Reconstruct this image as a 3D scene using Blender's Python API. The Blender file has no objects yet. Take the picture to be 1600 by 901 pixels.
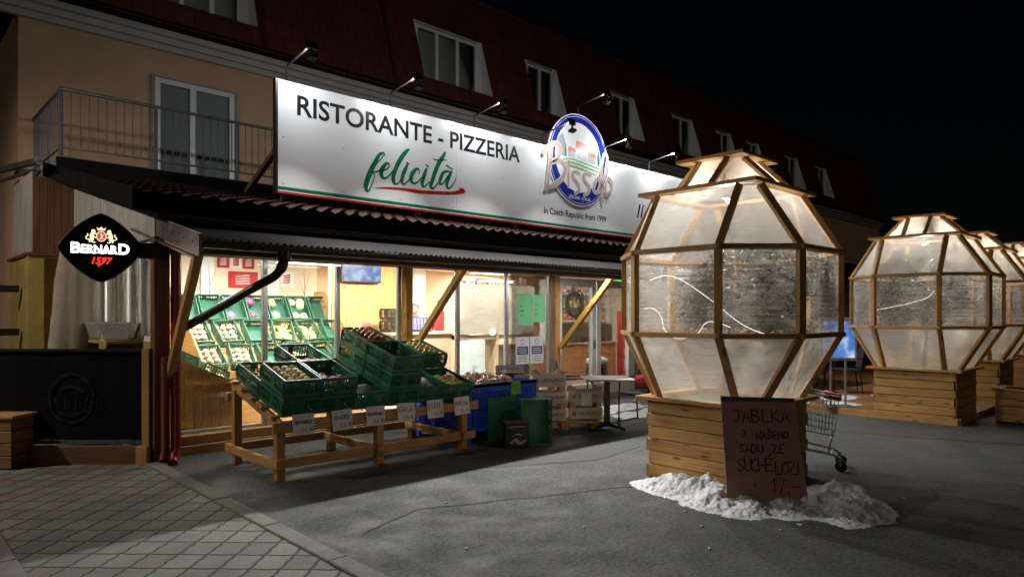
import bpy, bmesh, math, random
from mathutils import Vector, Matrix, Euler, noise
rad = math.radians
random.seed(7)
SC = bpy.context.scene
COL = SC.collection

# ------------------------------------------------------------------ camera
cd = bpy.data.cameras.new('camera')
cam = bpy.data.objects.new('camera', cd); COL.objects.link(cam)
cam.location = (0, 0, 1.6)
cam.rotation_euler = (rad(90), 0, rad(46.4 - 90))
cd.sensor_width = 36; cd.lens = 36 * 1067 / 1600
cd.shift_y = 41.5 / 1600
cd.clip_end = 600; cd.clip_start = 0.05
SC.camera = cam

# ------------------------------------------------------------------ sky, added fill sun, exposure
w = bpy.data.worlds.new('World'); SC.world = w; w.use_nodes = True
nt = w.node_tree
bg = nt.nodes['Background']
sky = nt.nodes.new('ShaderNodeTexSky'); sky.sky_type = 'NISHITA'; sky.sun_disc = False
SUN_EL, SUN_AZ = 16, 200          # degrees
sky.sun_elevation = rad(SUN_EL); sky.sun_rotation = rad(SUN_AZ)
nt.links.new(sky.outputs[0], bg.inputs[0]); bg.inputs[1].default_value = 0.00035
sd = bpy.data.lights.new('fill_sun', 'SUN'); sd.energy = 0.085; sd.angle = rad(35); sd.color = (1.0, .88, .74)  # weak warm fill added from behind the camera, standing in for street lighting
so = bpy.data.objects.new('fill_sun', sd); COL.objects.link(so)
dirv = Vector((.70, .66, -math.tan(rad(SUN_EL))))
so.rotation_euler = dirv.to_track_quat('-Z', 'Y').to_euler(); so.location = (-10, -10, 9)
SC.view_settings.view_transform = 'Standard'; SC.view_settings.look = 'None'
SC.view_settings.exposure = 0.0; SC.view_settings.gamma = 1
SC.cycles.use_denoising = True
SC.cycles.max_bounces = 10; SC.cycles.transparent_max_bounces = 24
SC.cycles.diffuse_bounces = 4; SC.cycles.glossy_bounces = 4; SC.cycles.transmission_bounces = 6
SC.cycles.sample_clamp_indirect = 4
SC.cycles.caustics_reflective = False; SC.cycles.caustics_refractive = False
# lamp powers (watts)
P_SIGN, P_YARD, P_POD, P_SHOP, P_ASSUMED_STREET, P_FILL = 16, 95, 36, 125, 700, 22

# ------------------------------------------------------------------ materials
MATS = {}
def nodes(m):
    m.use_nodes = True
    t = m.node_tree; b = t.nodes['Principled BSDF']
    return t, b
def N(t, typ, **kw):
    n = t.nodes.new('ShaderNode' + typ)
    for k, v in kw.items():
        if k.startswith('i_'):
            key = k[2:]
            n.inputs[int(key) if key.isdigit() else key.replace('_', ' ')].default_value = v
        else: setattr(n, k, v)
    return n
def L(t, a, b): t.links.new(a, b)
def ramp(t, fac, stops):
    r = N(t, 'ValToRGB'); e = r.color_ramp.elements
    while len(e) < len(stops): e.new(.5)
    for i, (p, c) in enumerate(stops):
        e[i].position = p; e[i].color = (*c, 1) if len(c) == 3 else c
    L(t, fac, r.inputs[0]); return r
def mul(c, k): return tuple(min(1, x * k) for x in c)
def mat(name, col, rough=.6, metal=0, var=.25, scale=6, bump=0, bscale=40, spec=.5, coat=0, stretch=None, hue=None):
    """plain painted / plastic / stone surface, with uneven tone, wear and roughness"""
    if name in MATS: return MATS[name]
    m = bpy.data.materials.new(name); MATS[name] = m
    t, b = nodes(m)
    tc = N(t, 'TexCoord')
    src = tc.outputs['Object']
    if stretch:
        mp = N(t, 'Mapping'); mp.inputs['Scale'].default_value = stretch; L(t, src, mp.inputs[0]); src = mp.outputs[0]
    n1 = N(t, 'TexNoise', i_Scale=scale, i_Detail=6, i_Roughness=.65); L(t, src, n1.inputs['Vector'])
    r = ramp(t, n1.outputs[0], [(.28, mul(col, 1 - var)), (.72, mul(hue or col, 1 + var * .6))])
    L(t, r.outputs[0], b.inputs['Base Color'])
    rr = N(t, 'MapRange', i_3=max(.02, rough - .12), i_4=min(1, rough + .12)); L(t, n1.outputs[0], rr.inputs[0])
    L(t, rr.outputs[0], b.inputs['Roughness'])
    b.inputs['Metallic'].default_value = metal
    b.inputs['Specular IOR Level'].default_value = spec
    b.inputs['Coat Weight'].default_value = coat
    if bump:
        n2 = N(t, 'TexNoise', i_Scale=bscale, i_Detail=4); L(t, src, n2.inputs['Vector'])
        bp = N(t, 'Bump', i_Strength=bump, i_Distance=.01); L(t, n2.outputs[0], bp.inputs['Height'])
        L(t, bp.outputs[0], b.inputs['Normal'])
    return m
def wood(name, light, dark, rough=.55, knots=True, grain=1.0):
    """sawn softwood: grain along the UV u axis of each board, knots, tone differs from board to board"""
    if name in MATS: return MATS[name]
    m = bpy.data.materials.new(name); MATS[name] = m
    t, b = nodes(m)
    uv = N(t, 'UVMap'); 
    mp = N(t, 'Mapping'); mp.inputs['Scale'].default_value = (1.6, 26, 1); L(t, uv.outputs[0], mp.inputs[0])
    n1 = N(t, 'TexNoise', i_Scale=1.6, i_Detail=8, i_Roughness=.6, i_Distortion=.6); L(t, mp.outputs[0], n1.inputs['Vector'])
    r = ramp(t, n1.outputs[0], [(.3, dark), (.52, light), (.75, mul(light, 1.18))])
    mp2 = N(t, 'Mapping'); mp2.inputs['Scale'].default_value = (.35, .5, 1); L(t, uv.outputs[0], mp2.inputs[0])
    n2 = N(t, 'TexNoise', i_Scale=3, i_Detail=3); L(t, mp2.outputs[0], n2.inputs['Vector'])
    r2 = ramp(t, n2.outputs[0], [(.3, (.62, .58, .55)), (.7, (1.08, 1.05, 1.0))])
    mx = N(t, 'MixRGB', blend_type='MULTIPLY', i_0=.9); L(t, r.outputs[0], mx.inputs[1]); L(t, r2.outputs[0], mx.inputs[2])
    out = mx.outputs[0]
    if knots:
        mp3 = N(t, 'Mapping'); mp3.inputs['Scale'].default_value = (2.1, 7, 1); L(t, uv.outputs[0], mp3.inputs[0])
        v = N(t, 'TexVoronoi', i_Scale=1.3); L(t, mp3.outputs[0], v.inputs['Vector'])
        rk = ramp(t, v.outputs['Distance'], [(.06, (1, 1, 1)), (.19, (0, 0, 0))])
        mk = N(t, 'MixRGB', i_2=(*mul(dark, .35), 1)); L(t, rk.outputs[0], mk.inputs[0]); L(t, out, mk.inputs[1]); out = mk.outputs[0]
    L(t, out, b.inputs['Base Color'])
    b.inputs['Roughness'].default_value = rough
    bp = N(t, 'Bump', i_Strength=.25, i_Distance=.004); L(t, n1.outputs[0], bp.inputs['Height']); L(t, bp.outputs[0], b.inputs['Normal'])
    return m
def glow(name, col, strength):
    if name in MATS: return MATS[name]
    m = bpy.data.materials.new(name); MATS[name] = m
    t, b = nodes(m)
    b.inputs['Base Color'].default_value = (*mul(col, .7), 1)
    b.inputs['Emission Color'].default_value = (*col, 1); b.inputs['Emission Strength'].default_value = strength
    tc = N(t, 'TexCoord'); n = N(t, 'TexNoise', i_Scale=9); L(t, tc.outputs['Object'], n.inputs['Vector'])
    rr = N(t, 'MapRange', i_3=.2, i_4=.5); L(t, n.outputs[0], rr.inputs[0]); L(t, rr.outputs[0], b.inputs['Roughness'])
    return m
def glass(name='clear_glass', tint=(.93, .96, .95), refl=.10):
    if name in MATS: return MATS[name]
    m = bpy.data.materials.new(name); MATS[name] = m
    m.use_nodes = True; t = m.node_tree; t.nodes.clear()
    o = N(t, 'OutputMaterial'); tr = N(t, 'BsdfTransparent'); tr.inputs[0].default_value = (*tint, 1)
    g = N(t, 'BsdfGlossy'); g.inputs['Roughness'].default_value = .02
    fr = N(t, 'Fresnel', i_0=1.45)
    ml = N(t, 'Math', operation='MULTIPLY_ADD'); ml.inputs[1].default_value = .9; ml.inputs[2].default_value = refl * .1; L(t, fr.outputs[0], ml.inputs[0])
    tc = N(t, 'TexCoord'); nz = N(t, 'TexNoise', i_Scale=2.5, i_Detail=5); L(t, tc.outputs['Object'], nz.inputs['Vector'])
    df = N(t, 'BsdfDiffuse'); df.inputs[0].default_value = (.6, .6, .6, 1)
    dr = N(t, 'MapRange', i_1=.4, i_2=.8, i_3=0, i_4=.025); L(t, nz.outputs[0], dr.inputs[0])
    m0 = N(t, 'MixShader'); L(t, dr.outputs[0], m0.inputs[0]); L(t, tr.outputs[0], m0.inputs[1]); L(t, df.outputs[0], m0.inputs[2])
    mx = N(t, 'MixShader'); L(t, ml.outputs[0], mx.inputs[0]); L(t, m0.outputs[0], mx.inputs[1]); L(t, g.outputs[0], mx.inputs[2])
    L(t, mx.outputs[0], o.inputs[0]); return m

def curtain_mat(name, col, streak=.3):
    m = bpy.data.materials.new(name); m.use_nodes = True; t = m.node_tree; t.nodes.clear(); o = N(t, 'OutputMaterial')
    tc = N(t, 'TexCoord'); mp = N(t, 'Mapping'); mp.inputs['Scale'].default_value = (14, 14, .5); L(t, tc.outputs['Object'], mp.inputs[0]); n = N(t, 'TexNoise', i_Scale=2.2, i_Detail=4); L(t, mp.outputs[0], n.inputs['Vector'])
    r = ramp(t, n.outputs[0], [(.3, mul(col, 1 - streak)), (.7, col)]); tl = N(t, 'BsdfTranslucent'); df = N(t, 'BsdfDiffuse'); L(t, r.outputs[0], tl.inputs[0]); L(t, r.outputs[0], df.inputs[0])
    a = N(t, 'MixShader', i_0=.5); L(t, tl.outputs[0], a.inputs[1]); L(t, df.outputs[0], a.inputs[2]); L(t, a.outputs[0], o.inputs[0]); return m
PINE = wood('pine_wood', (.58, .33, .125), (.40, .20, .065))
PODW = wood('pod_timber', (.54, .31, .105), (.36, .18, .055))
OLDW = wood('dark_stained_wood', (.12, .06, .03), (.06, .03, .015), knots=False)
YELW = wood('yellow_pine_post', (.78, .47, .10), (.62, .33, .06))
CLADW = wood('interior_cladding_wood', (.62, .34, .12), (.45, .21, .06))
PALE = wood('pale_laminate', (.52, .40, .29), (.42, .31, .21), knots=False)
CRATEW = wood('fruit_box_wood', (.62, .40, .22), (.48, .28, .14), knots=False)
GREYW = wood('grey_weathered_boards', (.50, .485, .465), (.36, .345, .33), knots=False)
BROWNW = wood('brown_boards', (.16, .075, .035), (.09, .04, .02), knots=False)
DECKW = wood('deck_boards', (.30, .155, .065), (.18, .09, .04))
GREEN = mat('green_crate_plastic', (.018, .15, .085), .38, var=.3, scale=9)
BLUE = mat('blue_bin_plastic', (.03, .085, .60), .36, var=.25)
BLACKP = mat('black_plastic', (.014, .014, .016), .42)
BLACKM = mat('black_painted_metal', (.012, .012, .014), .38, var=.3)
ALU = mat('brushed_aluminium', (.50, .52, .55), .32, metal=.8, var=.12, stretch=(3, 3, .4))
STEEL = mat('galvanised_steel', (.35, .36, .37), .38, metal=.85, var=.2)
WHITEP = mat('white_paint', (.76, .77, .78), .35, var=.06)
WHITEM = mat('white_frame_pvc', (.78, .79, .80), .3, var=.05)
PAPER = mat('white_card', (.78, .78, .80), .7, var=.06)

SIGNW = mat('white_sign_sheet', (.74, .75, .76), .22, var=.05, scale=1.2, spec=.6)
SIGNK = mat('charcoal_vinyl', (.022, .022, .026), .24, var=.15)
SIGNG = mat('green_vinyl', (.0, .17, .075), .28, var=.15)
SIGNR = mat('red_vinyl', (.46, .018, .02), .28, var=.15)
SIGNB = mat('blue_vinyl', (.012, .025, .26), .25, var=.15)
BEIGEV = mat('beige_vinyl', (.44, .34, .27), .3, var=.1)
ORANGEV = mat('terracotta_vinyl', (.55, .11, .03), .4, var=.15)
GREYV = mat('pale_grey_vinyl', (.30, .31, .34), .4, var=.1)
REDP = mat('red_pipe_paint', (.22, .012, .016), .32, var=.35, scale=3)
REDB = mat('red_cloth', (.48, .02, .03), .8, var=.2)
DARKPIPE = mat('dark_brown_pipe', (.022, .014, .012), .3, var=.3)
SHEETK = mat('dark_roof_sheet', (.012, .011, .012), .6, metal=0, spec=.025, var=.35, scale=3, bump=.15, bscale=12)
FASCIA = mat('weathered_metal_trim', (.21, .19, .185), .36, metal=.55, var=.45, scale=4)
TILER = mat('red_roof_tiles', (.024, .011, .010), .75, spec=.03, var=.45, scale=8)
ORANGEWALL = mat('apricot_render', (.62, .40, .25), .9, var=.12, scale=1.4, bump=.5, bscale=160)
OCHRE = mat('ochre_painted_boards', (.38, .27, .075), .7, var=.35, scale=3)
CORNICE = mat('grey_white_plaster', (.50, .47, .44), .8, var=.15, scale=3)
CONC = mat('kerb_concrete', (.20, .19, .175), .9, var=.3, scale=9, bump=.6, bscale=90)
SLAB = mat('balcony_concrete', (.17, .165, .155), .9, var=.3, scale=4)
CREAM = mat('cream_interior_wall', (.72, .62, .48), .8, var=.06)
CEIL = mat('white_ceiling', (.78, .76, .72), .9, var=.05)
TILEF = mat('beige_floor_tiles', (.46, .40, .33), .35, var=.2)
CANVAS = mat('beige_canvas', (.33, .28, .21), .95, var=.2, scale=5, bump=.4, bscale=200)
FENCEF = mat('black_mesh_fabric', (.006, .006, .008), .95, var=.3, spec=.1)
FENCEL = mat('faded_grey_print', (.020, .019, .019), .9, var=.6, scale=14, spec=.1)
CARD = mat('brown_cardboard', (.40, .20, .17), .9, var=.12, scale=3)
INK = mat('black_marker_ink', (.012, .012, .016), .6, var=.2)
INKR = mat('red_marker_ink', (.26, .02, .02), .6, var=.2)
BARK = mat('olive_bark', (.11, .09, .07), .9, var=.4, scale=20, bump=.8, bscale=60)
SOIL = mat('moss_and_soil', (.075, .085, .03), 1, var=.6, scale=14, bump=1, bscale=40)
SKIN = mat('skin', (.55, .32, .23), .5, var=.1)
GREYJ = mat('grey_jacket', (.10, .10, .115), .9, var=.25, scale=14)
REDJ = mat('red_jacket', (.50, .03, .03), .8, var=.25, scale=14)
DARKT = mat('dark_trousers', (.025, .025, .035), .9)
HAIR = mat('dark_hair', (.02, .014, .01), .6)
GHAT = mat('grey_knit_hat', (.13, .13, .13), .95, var=.3, scale=40)
CLEAR = glass()
DARKGL = glass('dim_window_glass', (.75, .8, .82), .4)

GPAPER = curtain_mat('light_green_paper', (.36, .80, .52), .08); NPAPER = curtain_mat('white_notice_paper', (.85, .86, .90), .06)
def leaf_mat():
    m = bpy.data.materials.new('olive_leaf'); t, b = nodes(m)
    tc = N(t, 'TexCoord'); n = N(t, 'TexNoise', i_Scale=14, i_Detail=3); L(t, tc.outputs['Object'], n.inputs['Vector'])
    r = ramp(t, n.outputs[0], [(.3, (.022, .030, .020)), (.7, (.075, .095, .062))]); L(t, r.outputs[0], b.inputs['Base Color'])
    b.inputs['Roughness'].default_value = .45
    return m
LEAF = leaf_mat()
def film_mat(name, lo, hi, st=.65):
    """thin wrinkled polythene: part clear, part milky, streaky, catches highlights"""
    m = bpy.data.materials.new(name); m.use_nodes = True; t = m.node_tree; t.nodes.clear()
    o = N(t, 'OutputMaterial'); uv = N(t, 'UVMap')
    mp = N(t, 'Mapping'); mp.inputs['Scale'].default_value = (1.1, 30, 1); L(t, uv.outputs[0], mp.inputs[0])
    n1 = N(t, 'TexNoise', i_Scale=2.0, i_Detail=4, i_Roughness=.5, i_Distortion=.7); L(t, mp.outputs[0], n1.inputs['Vector'])
    mp2 = N(t, 'Mapping'); mp2.inputs['Scale'].default_value = (2.2, 2.6, 1); L(t, uv.outputs[0], mp2.inputs[0])
    n2 = N(t, 'TexNoise', i_Scale=1.7, i_Detail=4, i_Distortion=1.5); L(t, mp2.outputs[0], n2.inputs['Vector'])
    tl = N(t, 'BsdfTranslucent'); tl.inputs[0].default_value = (.90, .87, .82, 1)
    df = N(t, 'BsdfDiffuse'); df.inputs[0].default_value = (.62, .62, .62, 1)
    tr = N(t, 'BsdfTransparent'); tr.inputs[0].default_value = (.95, .95, .94, 1)
    gl = N(t, 'BsdfGlossy'); gl.inputs['Roughness'].default_value = .16
    ad = N(t, 'Math', operation='MULTIPLY_ADD'); L(t, n2.outputs[0], ad.inputs[0]); ad.inputs[1].default_value = .55; ad.inputs[2].default_value = 0
    ad2 = N(t, 'Math', operation='MULTIPLY_ADD'); L(t, n1.outputs[0], ad2.inputs[0]); ad2.inputs[1].default_value = st; L(t, ad.outputs[0], ad2.inputs[2])
    mr = N(t, 'MapRange', i_1=.42, i_2=.80, i_3=lo, i_4=hi); L(t, ad2.outputs[0], mr.inputs[0])
    a = N(t, 'MixShader', i_0=.22); L(t, tl.outputs[0], a.inputs[1]); L(t, df.outputs[0], a.inputs[2])
    c = N(t, 'MixShader'); L(t, mr.outputs[0], c.inputs[0]); L(t, tr.outputs[0], c.inputs[1]); L(t, a.outputs[0], c.inputs[2])
    d = N(t, 'MixShader', i_0=.06); L(t, c.outputs[0], d.inputs[1]); L(t, gl.outputs[0], d.inputs[2])
    bp = N(t, 'Bump', i_Strength=.55, i_Distance=.01); L(t, n1.outputs[0], bp.inputs['Height'])
    L(t, bp.outputs[0], gl.inputs['Normal']); L(t, bp.outputs[0], tl.inputs['Normal'])
    L(t, d.outputs[0], o.inputs[0]); return m
FILM = film_mat('milky_polythene_film', .42, .80, .30); FILMC = film_mat('clearer_polythene_film', .06, .45)
RAILM = mat('dark_grey_railing_paint', (.07, .07, .075), .5, var=.2)
def asphalt_mat():
    m = bpy.data.materials.new('worn_asphalt'); t, b = nodes(m)
    tc = N(t, 'TexCoord')
    big = N(t, 'TexNoise', i_Scale=.33, i_Detail=6, i_Roughness=.6, i_Distortion=.5); L(t, tc.outputs['Object'], big.inputs['Vector'])
    fine = N(t, 'TexNoise', i_Scale=30, i_Detail=6, i_Roughness=.9); L(t, tc.outputs['Object'], fine.inputs['Vector'])
    mid = N(t, 'TexNoise', i_Scale=2.6, i_Detail=6, i_Roughness=.6); L(t, tc.outputs['Object'], mid.inputs['Vector'])
    r1 = ramp(t, big.outputs[0], [(.32, (.062, .063, .060)), (.5, (.080, .082, .078)), (.68, (.100, .101, .097))])
    r2 = ramp(t, fine.outputs[0], [(.41, (.08, .08, .08)), (.50, (.72, .72, .72)), (.59, (1.45, 1.45, 1.4))])
    r3 = ramp(t, mid.outputs[0], [(.3, (.84, .84, .84)), (.7, (1, 1, 1))])
    x = N(t, 'MixRGB', blend_type='MULTIPLY', i_0=.85); L(t, r1.outputs[0], x.inputs[1]); L(t, r2.outputs[0], x.inputs[2])
    y = N(t, 'MixRGB', blend_type='MULTIPLY', i_0=.9); L(t, x.outputs[0], y.inputs[1]); L(t, r3.outputs[0], y.inputs[2])
    # salt stains and grit
    v = N(t, 'TexNoise', i_Scale=1.1, i_Detail=8, i_Roughness=.7); mpv = N(t, 'Mapping'); mpv.inputs['Location'].default_value = (5, 3, 0)
    L(t, tc.outputs['Object'], mpv.inputs[0]); L(t, mpv.outputs[0], v.inputs['Vector'])
    rv = ramp(t, v.outputs[0], [(.60, (0, 0, 0)), (.74, (.22, .22, .22))])
    z = N(t, 'MixRGB', i_2=(.26, .26, .255, 1)); L(t, rv.outputs[0], z.inputs[0]); L(t, y.outputs[0], z.inputs[1])
    L(t, z.outputs[0], b.inputs['Base Color'])
    rr = N(t, 'MapRange', i_1=.35, i_2=.65, i_3=.62, i_4=.92); L(t, mid.outputs[0], rr.inputs[0]); L(t, rr.outputs[0], b.inputs['Roughness'])
    bp = N(t, 'Bump', i_Strength=.7, i_Distance=.006); L(t, fine.outputs[0], bp.inputs['Height']); L(t, bp.outputs[0], b.inputs['Normal'])
    return m
ASPH = asphalt_mat()
def math_node(t, op, a, b=None, c=None):
    n = N(t, 'Math', operation=op)
    for i, x in enumerate((a, b, c)):
        if x is None: continue
        if isinstance(x, (int, float)): n.inputs[i].default_value = x
        else: L(t, x, n.inputs[i])
    return n.outputs[0]
def paver_mat():
    """interlocking concrete pavers with zig-zag joints, some of them reddish"""
    m = bpy.data.materials.new('wavy_concrete_pavers'); t, b = nodes(m)
    tc = N(t, 'TexCoord'); mp = N(t, 'Mapping'); mp.inputs['Rotation'].default_value = (0, 0, rad(-45)); L(t, tc.outputs['Object'], mp.inputs[0])
    sx = N(t, 'SeparateXYZ'); L(t, mp.outputs[0], sx.inputs[0])
    PX, PY = .25, .195
    def wave(s, per, amp):
        k = math_node(t, 'MULTIPLY', s, 1 / per); p = math_node(t, 'PINGPONG', k, .5)
        return math_node(t, 'MULTIPLY', math_node(t, 'SUBTRACT', math_node(t, 'SMOOTH_MIN', p, .38, .1), .22), amp)
    u = math_node(t, 'ADD', sx.outputs[0], wave(sx.outputs[1], PY / 1, .026))
    v = math_node(t, 'ADD', sx.outputs[1], wave(sx.outputs[0], PX / 2, .022))
    uu = math_node(t, 'DIVIDE', u, PX); vv = math_node(t, 'DIVIDE', v, PY)
    du = math_node(t, 'MULTIPLY', math_node(t, 'PINGPONG', uu, .5), PX); dv = math_node(t, 'MULTIPLY', math_node(t, 'PINGPONG', vv, .5), PY)
    d = math_node(t, 'MINIMUM', du, dv)
    cu = math_node(t, 'ROUND', math_node(t, 'SUBTRACT', uu, .5)); cv = math_node(t, 'ROUND', math_node(t, 'SUBTRACT', vv, .5))
    cb = N(t, 'CombineXYZ'); L(t, cu, cb.inputs[0]); L(t, cv, cb.inputs[1])
    wn = N(t, 'TexWhiteNoise', noise_dimensions='3D'); L(t, cb.outputs[0], wn.inputs['Vector'])
    n = N(t, 'TexNoise', i_Scale=4, i_Detail=7, i_Roughness=.7); L(t, tc.outputs['Object'], n.inputs['Vector'])
    g = N(t, 'TexNoise', i_Scale=110, i_Detail=2); L(t, tc.outputs['Object'], g.inputs['Vector'])
    tone = ramp(t, wn.outputs['Value'], [(0, (.17, .17, .155)), (.5, (.21, .21, .19)), (.84, (.25, .245, .225)), (.9, (.20, .165, .15)), (1, (.22, .175, .16))])
    x = N(t, 'MixRGB', blend_type='MULTIPLY', i_0=.8); L(t, tone.outputs[0], x.inputs[1]); rn = ramp(t, n.outputs[0], [(.3, (.6, .6, .58)), (.7, (1.1, 1.1, 1.08))]); L(t, rn.outputs[0], x.inputs[2])
    x2 = N(t, 'MixRGB', blend_type='MULTIPLY', i_0=.5); L(t, x.outputs[0], x2.inputs[1]); rg = ramp(t, g.outputs[0], [(.3, (.55, .55, .55)), (.6, (1, 1, 1))]); L(t, rg.outputs[0], x2.inputs[2])
    j = ramp(t, d, [(.0045, (1, 1, 1)), (.0095, (0, 0, 0))])
    y = N(t, 'MixRGB', i_2=(.03, .032, .022, 1)); L(t, j.outputs[0], y.inputs[0]); L(t, x2.outputs[0], y.inputs[1])
    L(t, y.outputs[0], b.inputs['Base Color']); b.inputs['Roughness'].default_value = .82
    hgt = ramp(t, d, [(.0, (0, 0, 0)), (.016, (1, 1, 1))])
    ha = math_node(t, 'MULTIPLY_ADD', g.outputs[0], .12, hgt.outputs[0])
    bp = N(t, 'Bump', i_Strength=.9, i_Distance=.012); L(t, ha, bp.inputs['Height']); L(t, bp.outputs[0], b.inputs['Normal'])
    return m
PAVER = paver_mat()
def snow_mat():
    m = bpy.data.materials.new('dirty_snow'); t, b = nodes(m)
    tc = N(t, 'TexCoord'); n = N(t, 'TexNoise', i_Scale=7, i_Detail=8, i_Roughness=.7); L(t, tc.outputs['Object'], n.inputs['Vector'])
    r = ramp(t, n.outputs[0], [(.30, (.25, .235, .22)), (.46, (.60, .61, .63)), (.7, (.82, .84, .87))]); L(t, r.outputs[0], b.inputs['Base Color'])
    b.inputs['Roughness'].default_value = .6; b.inputs['Subsurface Weight'].default_value = .25; b.inputs['Subsurface Radius'].default_value = (.03, .03, .04)
    f = N(t, 'TexNoise', i_Scale=38, i_Detail=5); L(t, tc.outputs['Object'], f.inputs['Vector'])
    bp = N(t, 'Bump', i_Strength=.8, i_Distance=.02); L(t, f.outputs[0], bp.inputs['Height']); L(t, bp.outputs[0], b.inputs['Normal'])
    return m
SNOW = snow_mat()
def mansard_mat():
    """pressed red metal roof tiles in staggered courses"""
    m = bpy.data.materials.new('red_pressed_tile_sheet'); t, b = nodes(m)
    tc = N(t, 'TexCoord'); sx = N(t, 'SeparateXYZ'); L(t, tc.outputs['Object'], sx.inputs[0])
    cb = N(t, 'CombineXYZ'); L(t, sx.outputs[0], cb.inputs[0]); L(t, sx.outputs[2], cb.inputs[1])
    br = N(t, 'TexBrick', offset=.5, i_Scale=1.0, i_Mortar_Size=.012, i_Brick_Width=.36, i_Row_Height=.35)
    br.inputs['Color1'].default_value = (.155, .040, .028, 1); br.inputs['Color2'].default_value = (.115, .031, .022, 1); br.inputs['Mortar'].default_value = (.07, .012, .008, 1)
    L(t, cb.outputs[0], br.inputs['Vector'])
    n = N(t, 'TexNoise', i_Scale=1.2, i_Detail=6); L(t, tc.outputs['Object'], n.inputs['Vector'])
    x = N(t, 'MixRGB', blend_type='MULTIPLY', i_0=.7); rn = ramp(t, n.outputs[0], [(.3, (.6, .6, .6)), (.7, (1.1, 1.1, 1.1))]); L(t, br.outputs[0], x.inputs[1]); L(t, rn.outputs[0], x.inputs[2])
    L(t, x.outputs[0], b.inputs['Base Color']); b.inputs['Roughness'].default_value = .48
    k = math_node(t, 'PINGPONG', math_node(t, 'MULTIPLY', sx.outputs[0], 1 / .18), .5); s = math_node(t, 'FRACT', math_node(t, 'MULTIPLY', sx.outputs[2], 1 / .35))
    h = math_node(t, 'MULTIPLY_ADD', k, .7, math_node(t, 'MULTIPLY', s, -.6))
    bp = N(t, 'Bump', i_Strength=.8, i_Distance=.04); L(t, h, bp.inputs['Height']); L(t, bp.outputs[0], b.inputs['Normal'])
    return m
MANS = mansard_mat()
def fruit_mat(name, c1, c2, rough=.35):
    m = bpy.data.materials.new(name); t, b = nodes(m)
    tc = N(t, 'TexCoord'); n = N(t, 'TexNoise', i_Scale=5, i_Detail=5); oi = N(t, 'ObjectInfo')
    ad = N(t, 'VectorMath', operation='ADD'); L(t, tc.outputs['Object'], ad.inputs[0])
    sc = N(t, 'VectorMath', operation='SCALE'); sc.inputs[0].default_value = (13, 7, 5); L(t, oi.outputs['Random'], sc.inputs['Scale']); L(t, sc.outputs[0], ad.inputs[1])
    L(t, ad.outputs[0], n.inputs['Vector'])
    r = ramp(t, n.outputs[0], [(.42, c1), (.58, c2)]); L(t, r.outputs[0], b.inputs['Base Color']); b.inputs['Roughness'].default_value = rough
    return m
YAPPLE = fruit_mat('yellow_apple_skin', (.52, .42, .10), (.62, .47, .16))
RAPPLE = fruit_mat('red_apple_skin', (.42, .05, .06), (.58, .30, .14))
ONION = fruit_mat('pale_onion_skin', (.62, .45, .28), (.75, .60, .44))
TOMATO = fruit_mat('tomato_skin', (.60, .07, .03), (.66, .14, .04), .25)
CAULI = fruit_mat('cauliflower_green', (.35, .45, .14), (.70, .68, .45), .7)
CABBAGE = fruit_mat('cabbage_leaf', (.42, .50, .20), (.62, .66, .38), .6)
PURPLE = fruit_mat('purple_cabbage_leaf', (.22, .05, .16), (.36, .14, .30), .5)
PEPPER = fruit_mat('yellow_pepper_skin', (.62, .55, .10), (.72, .62, .22), .3)
def bag_mat():
    m = bpy.data.materials.new('thin_clear_bag'); m.use_nodes = True; t = m.node_tree; t.nodes.clear(); o = N(t, 'OutputMaterial')
    tc = N(t, 'TexCoord'); n = N(t, 'TexNoise', i_Scale=16, i_Detail=4, i_Distortion=1); L(t, tc.outputs['Object'], n.inputs['Vector'])
    tr = N(t, 'BsdfTransparent'); tl = N(t, 'BsdfTranslucent'); df = N(t, 'BsdfDiffuse'); gl = N(t, 'BsdfGlossy'); gl.inputs['Roughness'].default_value = .12
    for q in (tl, df): q.inputs[0].default_value = (.85, .80, .84, 1)
    bp = N(t, 'Bump', i_Strength=1, i_Distance=.02); L(t, n.outputs[0], bp.inputs['Height']); L(t, bp.outputs[0], gl.inputs['Normal'])
    a = N(t, 'MixShader', i_0=.5); L(t, tl.outputs[0], a.inputs[1]); L(t, df.outputs[0], a.inputs[2])
    mr = N(t, 'MapRange', i_1=.4, i_2=.75, i_3=.10, i_4=.55); L(t, n.outputs[0], mr.inputs[0])
    b = N(t, 'MixShader'); L(t, mr.outputs[0], b.inputs[0]); L(t, tr.outputs[0], b.inputs[1]); L(t, a.outputs[0], b.inputs[2])
    c = N(t, 'MixShader', i_0=.10); L(t, b.outputs[0], c.inputs[1]); L(t, gl.outputs[0], c.inputs[2]); L(t, c.outputs[0], o.inputs[0]); return m
BAGM = bag_mat()

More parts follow.
